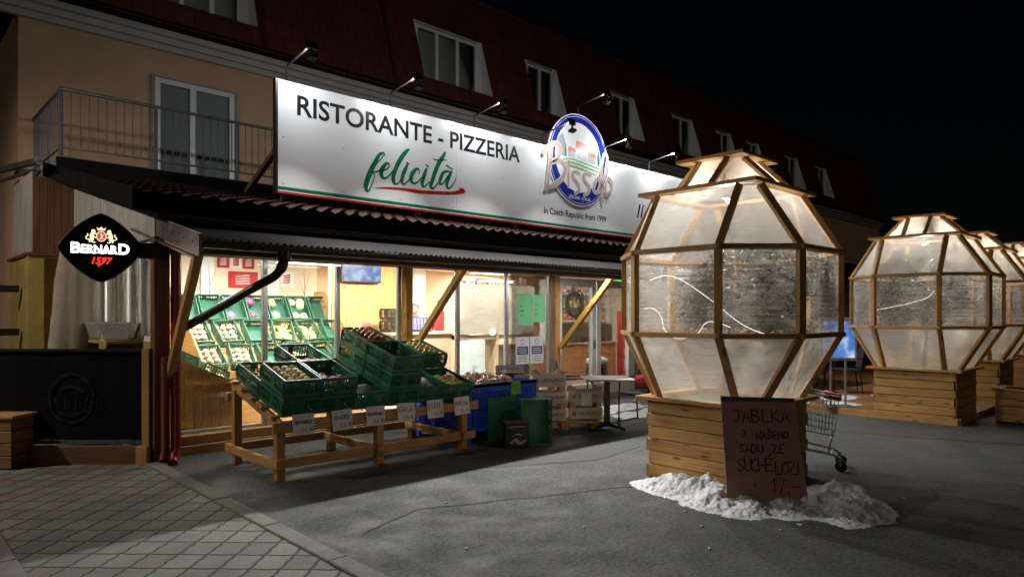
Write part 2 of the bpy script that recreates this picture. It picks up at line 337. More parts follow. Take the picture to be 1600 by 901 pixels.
# ------------------------------------------------------------------ mesh builder
class MB:
    def __init__(s): s.v = []; s.f = []; s.uv = []; s.mi = []; s.cur = 0
    def face(s, idx, uvs=None):
        s.f.append(idx); s.uv.append(uvs or [(0, 0)] * len(idx)); s.mi.append(s.cur)
    def hexa(s, pts, lens):
        """8 points, bottom 4 then top 4; lens = edge lengths (x, y, z)"""
        o = len(s.v); s.v += [tuple(p) for p in pts]
        ou, ov = random.uniform(0, 40), random.uniform(0, 40)
        L3 = lens; ax = max(range(3), key=lambda i: L3[i])
        loc = [(0, 0, 0), (1, 0, 0), (1, 1, 0), (0, 1, 0), (0, 0, 1), (1, 0, 1), (1, 1, 1), (0, 1, 1)]
        for q in ((3, 2, 1, 0), (4, 5, 6, 7), (0, 1, 5, 4), (1, 2, 6, 5), (2, 3, 7, 6), (3, 0, 4, 7)):
            us = []
            for i in q:
                c = loc[i]; tr = [k for k in range(3) if k != ax]
                us.append((ou + c[ax] * L3[ax], ov + c[tr[0]] * L3[tr[0]] + c[tr[1]] * L3[tr[1]]))
            s.face([o + i for i in q], us)
        return s
    def box(s, cx, cy, cz, sx, sy, sz, M=None):
        p = []
        for dz in (-.5, .5):
            for dx, dy in ((-.5, -.5), (.5, -.5), (.5, .5), (-.5, .5)):
                q = Vector((cx + dx * sx, cy + dy * sy, cz + dz * sz)); p.append(M @ q if M else q)
        return s.hexa(p, (sx, sy, sz))
    def span(s, x0, x1, y0, y1, z0, z1, M=None):
        return s.box((x0 + x1) / 2, (y0 + y1) / 2, (z0 + z1) / 2, x1 - x0, y1 - y0, z1 - z0, M)
    def beam(s, a, b, w, h, up=(0, 0, 1)):
        a, b = Vector(a), Vector(b); d = (b - a); ln = d.length; d.normalize()
        x = d.cross(Vector(up))
        if x.length < 1e-4: x = d.cross(Vector((1, 0, 0)))
        x.normalize(); u = x.cross(d).normalized()
        p = []
        for e in (a, b):
            for i, j in ((-.5, -.5), (.5, -.5), (.5, .5), (-.5, .5)): p.append(e + x * w * i + u * h * j)
        return s.hexa(p, (w, h, ln))
    def poly(s, pts, uvscale=1):
        o = len(s.v); s.v += [tuple(p) for p in pts]
        s.face(list(range(o, o + len(pts))), [(p[0] * uvscale, p[2 if len(p) > 2 else 1] * uvscale) for p in pts]); return s
    def prism(s, pts2, fn, t0, t1):
        """outline pts2 (counter-clockwise seen from t0 side) lifted by fn(a,b,t)"""
        n = len(pts2); o = len(s.v)
        s.v += [tuple(fn(a, b, t0)) for a, b in pts2] + [tuple(fn(a, b, t1)) for a, b in pts2]
        s.face(list(range(o, o + n)), [(a, b) for a, b in pts2]); s.face([o + n + i for i in range(n)][::-1], [(a, b) for a, b in pts2][::-1])
        for i in range(n):
            j = (i + 1) % n; s.face([o + j, o + i, o + n + i, o + n + j], [(i * .1, 0), (i * .1 + .1, 0), (i * .1 + .1, t1 - t0), (i * .1, t1 - t0)])
        return s
    def tube(s, path, r, n=10, cap=True, closed=False):
        path = [Vector(p) for p in path]; m = len(path); o = len(s.v)
        rs = r if isinstance(r, (list, tuple)) else [r] * m
        up = None; acc = 0
        for i, p in enumerate(path):
            d = (path[min(i + 1, m - 1)] - path[max(i - 1, 0)]) if not closed else path[(i + 1) % m] - path[i - 1]
            d.normalize()
            if up is None:
                up = Vector((0, 0, 1)) if abs(d.z) < .9 else Vector((1, 0, 0))
            x = d.cross(up).normalized(); up = x.cross(d).normalized()
            for k in range(n):
                a = 2 * math.pi * k / n; s.v.append(tuple(p + (x * math.cos(a) + up * math.sin(a)) * rs[i]))
        segs = m if closed else m - 1
        for i in range(segs):
            i2 = (i + 1) % m; l0 = acc; acc += (path[i2] - path[i]).length
            for k in range(n):
                k2 = (k + 1) % n
                s.face([o + i * n + k, o + i * n + k2, o + i2 * n + k2, o + i2 * n + k], [(l0, k / n * .3), (l0, (k + 1) / n * .3), (acc, (k + 1) / n * .3), (acc, k / n * .3)])
        if cap and not closed:
            s.face([o + k for k in range(n)][::-1]); s.face([o + (m - 1) * n + k for k in range(n)])
        return s
    def cyl(s, a, b, r, n=14): return s.tube([a, b], r, n)
    def lathe(s, c, prof, n=14):
        o = len(s.v); m = len(prof)
        for r, z in prof:
            for k in range(n):
                a = 2 * math.pi * k / n; s.v.append((c[0] + r * math.cos(a), c[1] + r * math.sin(a), c[2] + z))
        for i in range(m - 1):
            for k in range(n):
                k2 = (k + 1) % n; s.face([o + i * n + k, o + i * n + k2, o + (i + 1) * n + k2, o + (i + 1) * n + k])
        s.face([o + k for k in range(n)][::-1]); s.face([o + (m - 1) * n + k for k in range(n)]); return s
    def ball(s, c, r, sx=1, sy=1, sz=1, n=10, lump=0):
        o = len(s.v); m = n // 2 + 1
        off = Vector((random.random() * 50, random.random() * 50, 0))
        for i in range(1, m):
            th = math.pi * i / m
            for k in range(n):
                a = 2 * math.pi * k / n
                d = Vector((math.sin(th) * math.cos(a), math.sin(th) * math.sin(a), math.cos(th)))
                rr = r * (1 + (lump * noise.noise(d * 2 + off) if lump else 0))
                s.v.append((c[0] + d.x * rr * sx, c[1] + d.y * rr * sy, c[2] + d.z * rr * sz))
        t = len(s.v); s.v += [(c[0], c[1], c[2] + r * sz), (c[0], c[1], c[2] - r * sz)]
        for i in range(m - 2):
            for k in range(n):
                k2 = (k + 1) % n; s.face([o + i * n + k, o + (i + 1) * n + k, o + (i + 1) * n + k2, o + i * n + k2])
        for k in range(n):
            k2 = (k + 1) % n; s.face([t, o + k, o + k2]); s.face([t + 1, o + (m - 2) * n + k2, o + (m - 2) * n + k])
        return s
    def ribbon(s, pts, fn, t=0.0, n_sub=4):
        """brush stroke: pts (a, b, width) smoothed, laid on plane fn(a, b, t)"""
        P = smooth(pts, n_sub); o = len(s.v); m = len(P)
        for i, (a, b, w) in enumerate(P):
            a0, b0, _ = P[max(i - 1, 0)]; a1, b1, _ = P[min(i + 1, m - 1)]
            dx, dy = a1 - a0, b1 - b0; l = math.hypot(dx, dy) or 1
            nx, ny = -dy / l * w / 2, dx / l * w / 2
            s.v.append(tuple(fn(a + nx, b + ny, t))); s.v.append(tuple(fn(a - nx, b - ny, t)))
        for i in range(m - 1): s.face([o + 2 * i, o + 2 * i + 1, o + 2 * i + 3, o + 2 * i + 2])
        for (a, b, w) in (P[0], P[-1]):
            k = 8; o = len(s.v)
            s.v += [tuple(fn(a + math.cos(q * 2 * math.pi / k) * w * .5, b + math.sin(q * 2 * math.pi / k) * w * .5, t + .0008)) for q in range(k)]
            s.face([o + q for q in range(k)])
        return s
    def mesh(s, name, mats, smooth_=False, bevel=0):
        me = bpy.data.meshes.new(name)
        me.from_pydata(s.v, [], s.f)
        uvl = me.uv_layers.new(name='UVMap'); k = 0
        flat = []
        for u in s.uv:
            for a in u: flat += [a[0], a[1]]
        uvl.data.foreach_set('uv', flat)
        for mm in (mats if isinstance(mats, (list, tuple)) else [mats]): me.materials.append(mm)
        me.polygons.foreach_set('material_index', s.mi)
        if bevel:
            bm = bmesh.new(); bm.from_mesh(me)
            bmesh.ops.bevel(bm, geom=bm.edges[:], offset=bevel, segments=1, affect='EDGES', clamp_overlap=True)
            bm.to_mesh(me); bm.free()
        if smooth_: me.polygons.foreach_set('use_smooth', [True] * len(me.polygons))
        me.update(); return me
    def build(s, name, mats, parent=None, smooth_=False, bevel=0, label=None, angle=None):
        me = s.mesh(name, mats, smooth_, bevel)
        if angle is not None and hasattr(me, 'set_sharp_from_angle'): me.set_sharp_from_angle(angle=rad(angle))
        o = bpy.data.objects.new(name, me); COL.objects.link(o)
        if parent is not None: o.parent = parent
        if label: o['label'] = label
        return o
def smooth(pts, n):
    if len(pts) < 3 or n <= 1: return pts
    out = []
    for i in range(len(pts) - 1):
        p0, p1, p2, p3 = pts[max(i - 1, 0)], pts[i], pts[i + 1], pts[min(i + 2, len(pts) - 1)]
        for k in range(n):
            t = k / n
            out.append(tuple(.5 * (2 * p1[j] + (p2[j] - p0[j]) * t + (2 * p0[j] - 5 * p1[j] + 4 * p2[j] - p3[j]) * t * t + (3 * p1[j] - p0[j] - 3 * p2[j] + p3[j]) * t ** 3) for j in range(3)))
    out.append(pts[-1]); return out
def tag(o, label, cat, group=None, kind=None):
    if label: o['label'] = label
    if cat: o['category'] = cat
    if group: o['group'] = group
    if kind: o['kind'] = kind
    return o
def empty(name, loc=(0, 0, 0), rz=0, label=None, cat=None, group=None, rot=None):
    o = bpy.data.objects.new(name, None); COL.objects.link(o); o.empty_display_size = .1
    o.location = loc; o.rotation_euler = rot or (0, 0, rz)
    return tag(o, label, cat, group)
KIDS = {}
def copy_tree(o, parent=None):
    c = o.copy(); COL.objects.link(c)
    if parent is not None: c.parent = parent
    for ch in o.children: copy_tree(ch, c)
    return c
def dup(o, loc, rz=None, label=None, rot=None):
    c = copy_tree(o); c.location = loc
    if rz is not None: c.rotation_euler = (0, 0, rz)
    if rot is not None: c.rotation_euler = rot
    if label: c['label'] = label
    return c
def lamp(name, typ, loc, power, parent=None, col=(1, 1, 1), size=.1, aim=None, sy=None, spread=None, cone=None, blend=.3):
    d = bpy.data.lights.new(name, typ); d.energy = power; d.color = col
    if typ == 'AREA':
        d.size = size
        if sy: d.shape = 'RECTANGLE'; d.size_y = sy
        if spread: d.spread = rad(spread)
    else: d.shadow_soft_size = size
    if typ == 'SPOT': d.spot_size = rad(cone); d.spot_blend = blend
    o = bpy.data.objects.new(name, d); COL.objects.link(o); o.location = loc
    if aim is not None: o.rotation_euler = Vector(aim).to_track_quat('-Z', 'Y').to_euler()
    if parent is not None: o.parent = parent
    return o
def text_mb(s, fn, x0, z0, width=None, height=.1, t=0.0, bold=0, shear=0, extrude=0, mb=None, spacing=1):
    """lettering from the built-in font: fitted to cap height and width, laid with fn(a, b, t)"""
    cu = bpy.data.curves.new('txt', 'FONT'); cu.body = s; cu.size = 1; cu.offset = bold; cu.shear = shear; cu.resolution_u = 4; cu.space_character = spacing
    ob = bpy.data.objects.new('txt', cu); COL.objects.link(ob)
    dg = bpy.context.evaluated_depsgraph_get()
    me = bpy.data.meshes.new_from_object(ob.evaluated_get(dg))
    bpy.data.objects.remove(ob); bpy.data.curves.remove(cu)
    xs = [v.co.x for v in me.vertices]; a0, a1 = min(xs), max(xs)
    k = height / .729
    kx = width / (a1 - a0) if width else k
    mb = mb or MB(); o = len(mb.v)
    mb.v += [tuple(fn(x0 + (v.co.x - a0) * kx, z0 + v.co.y * k, t)) for v in me.vertices]
    for p in me.polygons: mb.face([o + i for i in p.vertices])
    bpy.data.meshes.remove(me)
    return mb
# hand lettering: strokes on a 1 x 1.4 cell
HL = {'A': ['0,0 .45,1.4 .9,0', '.15,.5 .75,.5'], 'B': ['0,0 0,1.4', '0,1.4 .7,1.25 .6,.8 .05,.72', '.05,.72 .85,.5 .7,.05 0,0'], 'C': ['.85,1.2 .5,1.4 .1,1 .1,.3 .5,0 .85,.2'],
 'D': ['.05,0 .05,1.4', '.05,1.4 .7,1.2 .85,.7 .7,.15 .05,0'], 'E': ['.8,1.4 .05,1.4 .05,0 .8,0', '.05,.7 .65,.72'], 'F': ['.8,1.4 .05,1.4 .05,0', '.05,.7 .6,.72'], 'G': ['.85,1.2 .5,1.4 .1,1 .1,.3 .5,0 .85,.2 .85,.6 .5,.6'],
 'H': ['.05,0 .05,1.4', '.85,0 .85,1.4', '.05,.7 .85,.7'], 'I': ['.3,0 .3,1.4'], 'J': ['.2,1.4 .8,1.4 .7,.3 .4,0 .1,.2'], 'K': ['.05,0 .05,1.4', '.8,1.4 .1,.65 .85,0'], 'L': ['.1,1.4 .1,0 .8,0'], 'N': ['.05,0 .05,1.4 .85,0 .85,1.4'],
 'O': ['.45,1.4 .05,1 .05,.4 .45,0 .85,.4 .85,1 .45,1.4'], 'R': ['.05,0 .05,1.4 .75,1.2 .6,.75 .05,.7 .85,0'], 'S': ['.8,1.2 .45,1.4 .1,1.1 .45,.72 .8,.35 .45,0 .1,.2'], 'U': ['.05,1.4 .1,.2 .45,0 .8,.2 .85,1.4'], 'V': ['.0,1.4 .45,0 .9,1.4'],
 'Z': ['.05,1.4 .85,1.4 .05,0 .9,0'], '1': ['.15,1 .45,1.4 .45,0'], '2': ['.1,1.1 .45,1.4 .8,1.05 .1,0 .85,0'], '4': ['.6,0 .6,1.4 .05,.45 .9,.45'], '5': ['.8,1.4 .15,1.4 .1,.8 .6,.85 .8,.4 .5,0 .1,.15'], '7': ['.05,1.4 .85,1.4 .35,0'],
 '9': ['.75,.9 .4,.7 .1,1 .45,1.4 .78,1.05 .7,.4 .4,0'], '0': ['.45,1.4 .05,1 .05,.4 .45,0 .85,.4 .85,1 .45,1.4'], ',': ['.3,.15 .2,-.2'], '=': ['.1,.9 .8,.9', '.1,.5 .8,.5'], '-': ['.1,.65 .8,.65'], "k": ['.1,0 .1,1.2', '.6,.7 .1,.35 .65,0'], 'g': ['.6,.6 .2,.6 .2,.15 .6,.2 .6,.65 .6,-.3 .2,-.3'], 'c': ['.6,.6 .2,.55 .2,.05 .6,.05']}
CAR = '.25,1.85 .45,1.6 .65,1.85'; ACU = '.4,1.6 .65,1.85'
HL['Š'] = HL['S'] + [CAR]; HL['É'] = HL['E'] + [ACU]; HL['Ě'] = HL['E'] + [CAR]
def hand(s, fn, x0, z0, h, w=.012, adv=1.25, mb=None, t=0.0, wob=.06):
    mb = mb or MB(); k = h / 1.4; x = x0
    for ch in s:
        for st in HL.get(ch, []):
            pts = []
            for q in st.split():
                a, b = map(float, q.split(','))
                pts.append((x + (a + random.uniform(-wob, wob)) * k, z0 + (b + random.uniform(-wob, wob)) * k, w * random.uniform(.8, 1.2)))
            mb.ribbon(pts, fn, t, 1)
        x += adv * k * (.7 if ch in 'I1,' else 1)
    return mb
FEL=[[(1.7,0.8,0.009),(1.67,0.75,0.013),(1.6,0.67,0.013),(1.55,0.61,0.011)],[(1.71,0.78,0.009),(1.7,0.82,0.016),(1.66,0.81,0.027),(1.6,0.76,0.037),(1.54,0.65,0.048),(1.48,0.54,0.055),(1.43,0.43,0.057),(1.39,0.32,0.054),(1.38,0.25,0.046),(1.4,0.2,0.028),(1.44,0.22,0.017),(1.48,0.3,0.013),(1.52,0.4,0.011),(1.53,0.46,0.011),(1.5,0.49,0.013),(1.55,0.51,0.015),(1.63,0.54,0.018)],[(1.63,0.53,0.018),(1.73,0.57,0.018),(1.79,0.62,0.016),(1.79,0.66,0.02),(1.75,0.67,0.029),(1.69,0.61,0.044),(1.65,0.53,0.051),(1.66,0.46,0.042),(1.71,0.43,0.024),(1.76,0.46,0.018),(1.81,0.5,0.016),(1.86,0.57,0.013)],[(2.16,0.95,0.023),(2.12,0.92,0.039),(2.05,0.84,0.048),(1.97,0.72,0.05),(1.91,0.6,0.049),(1.87,0.48,0.047),(1.88,0.4,0.04),(1.92,0.37,0.022),(1.97,0.4,0.016),(2.01,0.45,0.014)],[(2.13,0.7,0.023),(2.09,0.62,0.043),(2.05,0.53,0.045),(2.03,0.44,0.041),(2.05,0.39,0.027),(2.09,0.4,0.016),(2.15,0.46,0.014),(2.19,0.51,0.014)],[(2.12,0.74,0.018),(2.15,0.72,0.023)],[(2.36,0.6,0.012),(2.36,0.66,0.019),(2.32,0.67,0.028),(2.26,0.62,0.044),(2.21,0.54,0.048),(2.21,0.46,0.041),(2.25,0.43,0.025),(2.32,0.45,0.016),(2.37,0.5,0.014),(2.41,0.54,0.014)],[(2.51,0.7,0.023),(2.48,0.63,0.044),(2.44,0.53,0.046),(2.42,0.45,0.042),(2.45,0.4,0.026),(2.5,0.43,0.016),(2.56,0.49,0.014)],[(2.5,0.76,0.019),(2.54,0.74,0.023)],[(2.89,1.02,0.026),(2.85,0.96,0.043),(2.76,0.83,0.05),(2.68,0.67,0.05),(2.62,0.51,0.047),(2.59,0.43,0.042),(2.63,0.39,0.024),(2.69,0.44,0.017),(2.75,0.51,0.014)],[(2.64,0.89,0.009),(2.69,0.87,0.017),(2.79,0.88,0.017),(2.91,0.9,0.01)],[(2.99,0.71,0.017),(2.94,0.72,0.024),(2.85,0.68,0.036),(2.79,0.57,0.043),(2.78,0.5,0.033),(2.82,0.49,0.019),(2.88,0.55,0.017),(2.97,0.66,0.024)],[(3.02,0.72,0.029),(2.97,0.63,0.043),(2.93,0.53,0.043),(2.93,0.46,0.034),(2.97,0.44,0.022),(3.04,0.5,0.017),(3.1,0.59,0.012),(3.12,0.65,0.007)],[(2.92,0.81,0.022),(2.98,0.79,0.017),(3.04,0.77,0.01)]]
SWO=[[(1.54,0.26,0.007),(1.67,0.28,0.02),(1.86,0.3,0.029),(2.09,0.31,0.039),(2.37,0.31,0.049),(2.66,0.33,0.049),(2.96,0.36,0.043),(3.14,0.39,0.048),(3.24,0.43,0.076),(3.28,0.43,0.067),(3.32,0.43,0.015)],[(3.2,0.49,0.005),(3.23,0.47,0.02),(3.28,0.44,0.049)]]
BIS=[[(5.2,1.37,0.039),(5.27,1.47,0.057),(5.45,1.6,0.068),(5.62,1.61,0.069),(5.67,1.52,0.064),(5.61,1.38,0.052),(5.42,1.24,0.046),(5.66,1.32,0.052),(5.8,1.22,0.064),(5.74,1.01,0.069),(5.53,0.84,0.075),(5.27,0.74,0.051)],[(5.42,1.53,0.051),(5.38,1.24,0.063),(5.34,0.98,0.068),(5.3,0.78,0.051)],[(5.9,1.28,0.047),(5.9,1.09,0.047),(5.91,0.85,0.041)],[(5.91,1.35,0.053),(5.94,1.32,0.053)],[(6.23,1.15,0.036),(6.12,1.17,0.047),(6.02,1.11,0.053),(6.08,1.01,0.053),(6.19,0.94,0.053),(6.22,0.82,0.053),(6.1,0.73,0.035)],[(6.58,1.16,0.036),(6.46,1.18,0.048),(6.36,1.11,0.054),(6.42,1.01,0.054),(6.52,0.94,0.054),(6.52,0.82,0.054),(6.38,0.73,0.036)],[(6.82,1.14,0.037),(6.71,1.02,0.055),(6.68,0.87,0.055),(6.77,0.83,0.043),(6.86,0.94,0.049),(6.87,1.08,0.037),(6.81,1.14,0.031)],[(6.86,0.86,0.025),(6.99,1.12,0.031),(7.08,1.41,0.043),(7.12,1.61,0.043),(7.03,1.66,0.043),(6.96,1.52,0.049),(6.92,1.24,0.055),(6.93,0.93,0.055),(6.98,0.66,0.043)],[(7.14,1.19,0.037),(7.06,1.04,0.056),(7.06,0.88,0.05),(7.14,0.86,0.044),(7.25,0.97,0.05),(7.26,1.13,0.044),(7.16,1.18,0.031)]]
# ------------------------------------------------------------------ ground
def sheet(name, pts, z, m, kind='structure', cut=None):
    mb = MB(); mb.poly([(x, y, z) for x, y in pts]); o = mb.build(name, m); o['kind'] = kind; return o
sheet('ground', [(-150, -150), (250, -150), (250, 250), (-150, 250)], 0, ASPH)
sheet('paving', [(.72, -3), (2.16, -3), (2.19, 8.02), (1.05, 9.12), (.72, 9.4)], .004, PAVER)
mb = MB()
y = -3.0
while y < 7.8:
    mb.span(2.16 + .004 * y, 2.30 + .004 * y, y + .004, y + .996, -.05, .022 + random.uniform(-.003, .003)); y += 1.0
o = mb.build('kerb', CONC, bevel=.008); o['kind'] = 'structure'
mb2 = MB()
for k in range(10):
    mb2.span(.60, .73, 6.4 - k, 7.394 - k, -.05, .03)
o = mb2.build('kerb_edge', CONC, bevel=.008); o['kind'] = 'structure'
# crack across the asphalt: a thin broken ribbon of dark filler
def crack(name, pts, wd):
    mb = MB(); P = []
    for i in range(len(pts) - 1):
        a, b = Vector(pts[i]), Vector(pts[i + 1]); n = max(2, int((b - a).length / .07))
        for k in range(n):
            q = a.lerp(b, k / n); P.append((q.x + random.uniform(-.018, .018), q.y + random.uniform(-.018, .018), wd * random.uniform(.4, 1.3)))
    mb.ribbon(P, lambda a, b, t: (a, b, .004), 0, 1); o = mb.build(name, TAR); o['kind'] = 'structure'
TAR = mat('tar_filled_crack', (.022, .022, .022), .8)
crack('pavement_crack', [(2.62, 4.35), (3.3, 4.62), (4.2, 4.25), (5.1, 3.9), (5.6, 3.55)], .022)
crack('pavement_crack', [(9.6, 4.6), (9.9, 3.0), (10.6, 1.2), (11.0, -1)], .026)
crack('pavement_crack', [(7.2, 4.6), (8.4, 4.9), (9.6, 4.6)], .02)
# patched asphalt, trodden snow crumbs
PATCH = mat('repaired_asphalt', (.075, .075, .077), .85, var=.3, scale=5, bump=.6, bscale=140)
sheet('asphalt_patch', [(4.75, 5.35), (5.9, 4.8), (6.9, 4.95), (6.35, 5.6)], .004, PATCH)

# ------------------------------------------------------------------ apartment building
apt = empty('apartment_building', (1.86, 13.7, 0), 0, 'long apartment house with apricot wall, balcony and red mansard roof above the shop', 'building')
def P(mb, name, m, parent=None, **k): return mb.build(name, m, parent, **k)
AX = 40
mb = MB(); mb.span(0, AX, 0, .3, 0, 6.62); mb.span(0, .3, .3, 12, 0, 6.62); mb.span(.3, AX, 11.7, 12, 0, 6.62)
wallo = P(mb, 'wall', ORANGEWALL, apt)
# stepped cornice
mb = MB()
for z0, z1, d in ((6.50, 6.60, .10), (6.60, 6.70, .20), (6.70, 6.80, .32)): mb.span(-.3, AX, -d, .002, z0, z1)
P(mb, 'cornice', CORNICE, apt)
mb = MB(); mb.tube([(-.45, -.40, 6.86), (AX, -.40, 6.86)], .075, 8)
gut = P(mb, 'gutter', mat('red_brown_gutter', (.11, .022, .016), .4), apt, smooth_=True)
P(mb, 'downpipe', DARKPIPE, apt, smooth_=True)
# mansard: sloped sheet, cut round recessed windows
MS0, MS1, MY0, MY1 = 6.90, 10.25, -.30, .72
def mslope(z): return MY0 + (MY1 - MY0) * (z - MS0) / (MS1 - MS0)
WZ0, WZ1 = 7.42, 8.98
wins = [(2.0, 3.95), (8.1, 10.35), (12.0, 13.35), (15.95, 17.25), (19.5, 20.9), (22.6, 23.8), (25.1, 26.2), (28.6, 30.0), (32, 33.3)]
mb = MB()
def mq(x0, x1, z0, z1): mb.poly([(x0, mslope(z0), z0), (x1, mslope(z0), z0), (x1, mslope(z1), z1), (x0, mslope(z1), z1)])
mq(-.35, AX, MS0, WZ0); mq(-.35, AX, WZ1, MS1)
xp = -.35
for a, b in wins: mq(xp, a, WZ0, WZ1); xp = b
mq(xp, AX, WZ0, WZ1)
mb.poly([(-.35, MY1, MS1), (AX, MY1, MS1), (AX, 6, 12.2), (-.35, 6, 12.2)]); mb.poly([(-.35, 6, 12.2), (AX, 6, 12.2), (AX, 12.3, 10.2), (-.35, 12.3, 10.2)])
mb.poly([(-.35, MY0, MS0), (-.35, MY1, MS1), (-.35, 6, 12.2), (-.35, 12.3, 10.2), (-.35, 12.3, MS0)])
mb.poly([(AX, MY0, MS0), (AX, MY1, MS1), (AX, 6, 12.2), (AX, 12.3, 10.2), (AX, 12.3, MS0)])
mb.poly([(-.35, MY0, MS0), (AX, MY0, MS0), (AX, 12.3, MS0), (-.35, 12.3, MS0)])
roof = P(mb, 'roof', MANS, apt)
# ragged lower edge of the tile courses at the ridge line
mb = MB()
for k in range(int(AX / .36)): mb.tube([(-.35 + k * .36, MY1 - .02, MS1 + .02), (-.35 + k * .36 + .34, MY1 - .02, MS1 + .035)], .055, 6)
P(mb, 'ridge_tiles', mat('red_ridge_tiles', (.13, .026, .016), .5), roof)
for x in (4.03, 7.2, 14.7, 18.5):
    mb = MB(); mb.beam((x, mslope(MS0) - .02, MS0), (x, mslope(MS1) - .02, MS1), .07, .05); P(mb, 'seam_strip', mat('dark_red_trim', (.06, .014, .01), .5), roof)
CURT = mat('dim_net_curtain', (.55, .54, .50), .9, var=.2, stretch=(14, 14, .6), scale=2)
DARKR = mat('dark_room', (.03, .03, .035), .9)
BLIND = mat('window_blind_grey', (.42, .44, .43), .6, var=.1)
def framed_window(parent, x0, x1, z0, z1, y, n, fr=.075, curtain=CURT, gl=CLEAR, sill=True, splits=None, back=.25):
    f = MB(); 
    f.span(x0, x1, y - .03, y + .03, z1 - fr, z1); f.span(x0, x1, y - .03, y + .03, z0, z0 + fr)
    f.span(x0, x0 + fr, y - .03, y + .03, z0 + fr, z1 - fr); f.span(x1 - fr, x1, y - .03, y + .03, z0 + fr, z1 - fr)
    xs = splits or [x0 + (x1 - x0) * k / n for k in range(1, n)]
    for x in xs: f.span(x - fr * .6, x + fr * .6, y - .032, y + .03, z0 + fr, z1 - fr)
    w_ = P(f, 'window', WHITEM, parent)
    g = MB(); g.span(x0 + fr, x1 - fr, y - .006, y + .006, z0 + fr, z1 - fr); P(g, 'pane', gl, w_)
    c = MB(); c.poly([(x0, y + back, z0), (x1, y + back, z0), (x1, y + back, z1), (x0, y + back, z1)]); P(c, 'curtain', curtain, w_)
    return w_
for i, (a, b) in enumerate(wins):
    n = 3 if b - a > 1.6 else 2
    yw = mslope(WZ1) + .02
    w_ = framed_window(apt, a + .06, b - .16, WZ0 + .06, WZ1 - .08, yw, n, curtain=[CURT, CURT, BLIND, DARKR][i % 4])
    r = MB()
    for x in (a, b):       # white cheeks of the recess, wider at the foot
        r.poly([(x, mslope(WZ0), WZ0), (x, yw + .03, WZ0), (x, yw + .03, WZ1), (x, mslope(WZ1), WZ1)])
    r.poly([(a, mslope(WZ0), WZ0), (b, mslope(WZ0), WZ0), (b, yw + .3, WZ0 + .03), (a, yw + .3, WZ0 + .03)])
    r.poly([(a, mslope(WZ1), WZ1), (b, mslope(WZ1), WZ1), (b, yw + .3, WZ1), (a, yw + .3, WZ1)])
    r.span(a, a + .06, yw - .02, yw + .02, WZ0 + .03, WZ1); r.span(b - .16, b, yw - .02, yw + .02, WZ0 + .03, WZ1)
    P(r, 'reveal', WHITEP, w_)
# balcony door + window on the apricot wall
framed_window(apt, 2.05, 3.50, 3.95, 5.98, -.045, 2, fr=.09, curtain=BLIND, splits=[2.72], back=.043, gl=CLEAR)
mb = MB(); mb.span(1.99, 3.56, -.06, -.004, 5.98, 6.02); mb.span(1.99, 2.05, -.06, -.004, 3.95, 5.98); mb.span(3.50, 3.56, -.06, -.004, 3.95, 5.98); P(mb, 'door_surround', mat('grey_surround', (.30, .29, .28), .8), apt)
# balcony slab and railing (front edge 2.2 m ahead of the wall)
bx0, by = .16, -2.2
mb = MB(); mb.span(bx0, AX, by - .05, -.002, 3.66, 3.86); slab = P(mb, 'balcony_slab', SLAB, apt)
mb = MB(); mb.span(bx0 - .03, AX, by - .09, by - .052, 3.60, 3.84); P(mb, 'slab_flashing', SHEETK, slab)
rl = MB(); RX1 = 9.2; RZ = 4.83; RB = 4.0
rl.tube([(bx0 + .04, -.02, RZ), (bx0 + .04, by, RZ)], .026, 8); rl.tube([(bx0 + .04, by, RZ), (RX1, by, RZ)], .026, 8)
rl.tube([(bx0 + .04, -.02, RB), (bx0 + .04, by, RB)], .016, 8); rl.tube([(bx0 + .04, by, RB), (RX1, by, RB)], .016, 8)
rail = P(rl, 'balcony_railing', RAILM, apt, smooth_=True)
ps = MB()
for k in range(8): ps.cyl((bx0 + .04 + k * 1.25, by, 3.86), (bx0 + .04 + k * 1.25, by, RZ), .026, 8)
P(ps, 'railing_post', RAILM, rail)
bl = MB(); bl.cyl((0, 0, RB), (0, 0, RZ), .008, 6); bme = bl.mesh('baluster', RAILM)
spots_ = []
x = bx0 + .16
while x < RX1: spots_.append((x, by)); x += .115
yy = by + .13
while yy < -.05: spots_.append((bx0 + .04, yy)); yy += .125
for q in spots_:
    o = bpy.data.objects.new('baluster', bme); COL.objects.link(o); o.parent = rail; o.location = (q[0], q[1], 0)

# ------------------------------------------------------------------ shop annex
GY = 8.40                                           # glass plane
shop = empty('shop_building', (2.5, 8.4, 0), 0, 'lit glass fronted greengrocer shop under dark corrugated awning and tiled lean-to roof', 'building')
def S(mb, name, m, parent=shop, **k):
    mb.v = [(p[0] - 2.5, p[1] - 8.4, p[2]) for p in mb.v]; return mb.build(name, m, parent, **k)
XE = 16.0; YB = 14.6
mb = MB(); mb.span(2.42, XE, GY - .12, YB, -.02, .10); S(mb, 'floor_slab', TILEF)
mb = MB(); mb.span(2.42, XE, GY - .02, YB, 2.70, 2.76); S(mb, 'ceiling', CEIL)
mb = MB(); mb.span(2.46, XE, YB, YB + .1, .1, 2.7); mb.span(XE, XE + .1, GY, YB, 0, 2.9); S(mb, 'back_wall', CREAM)
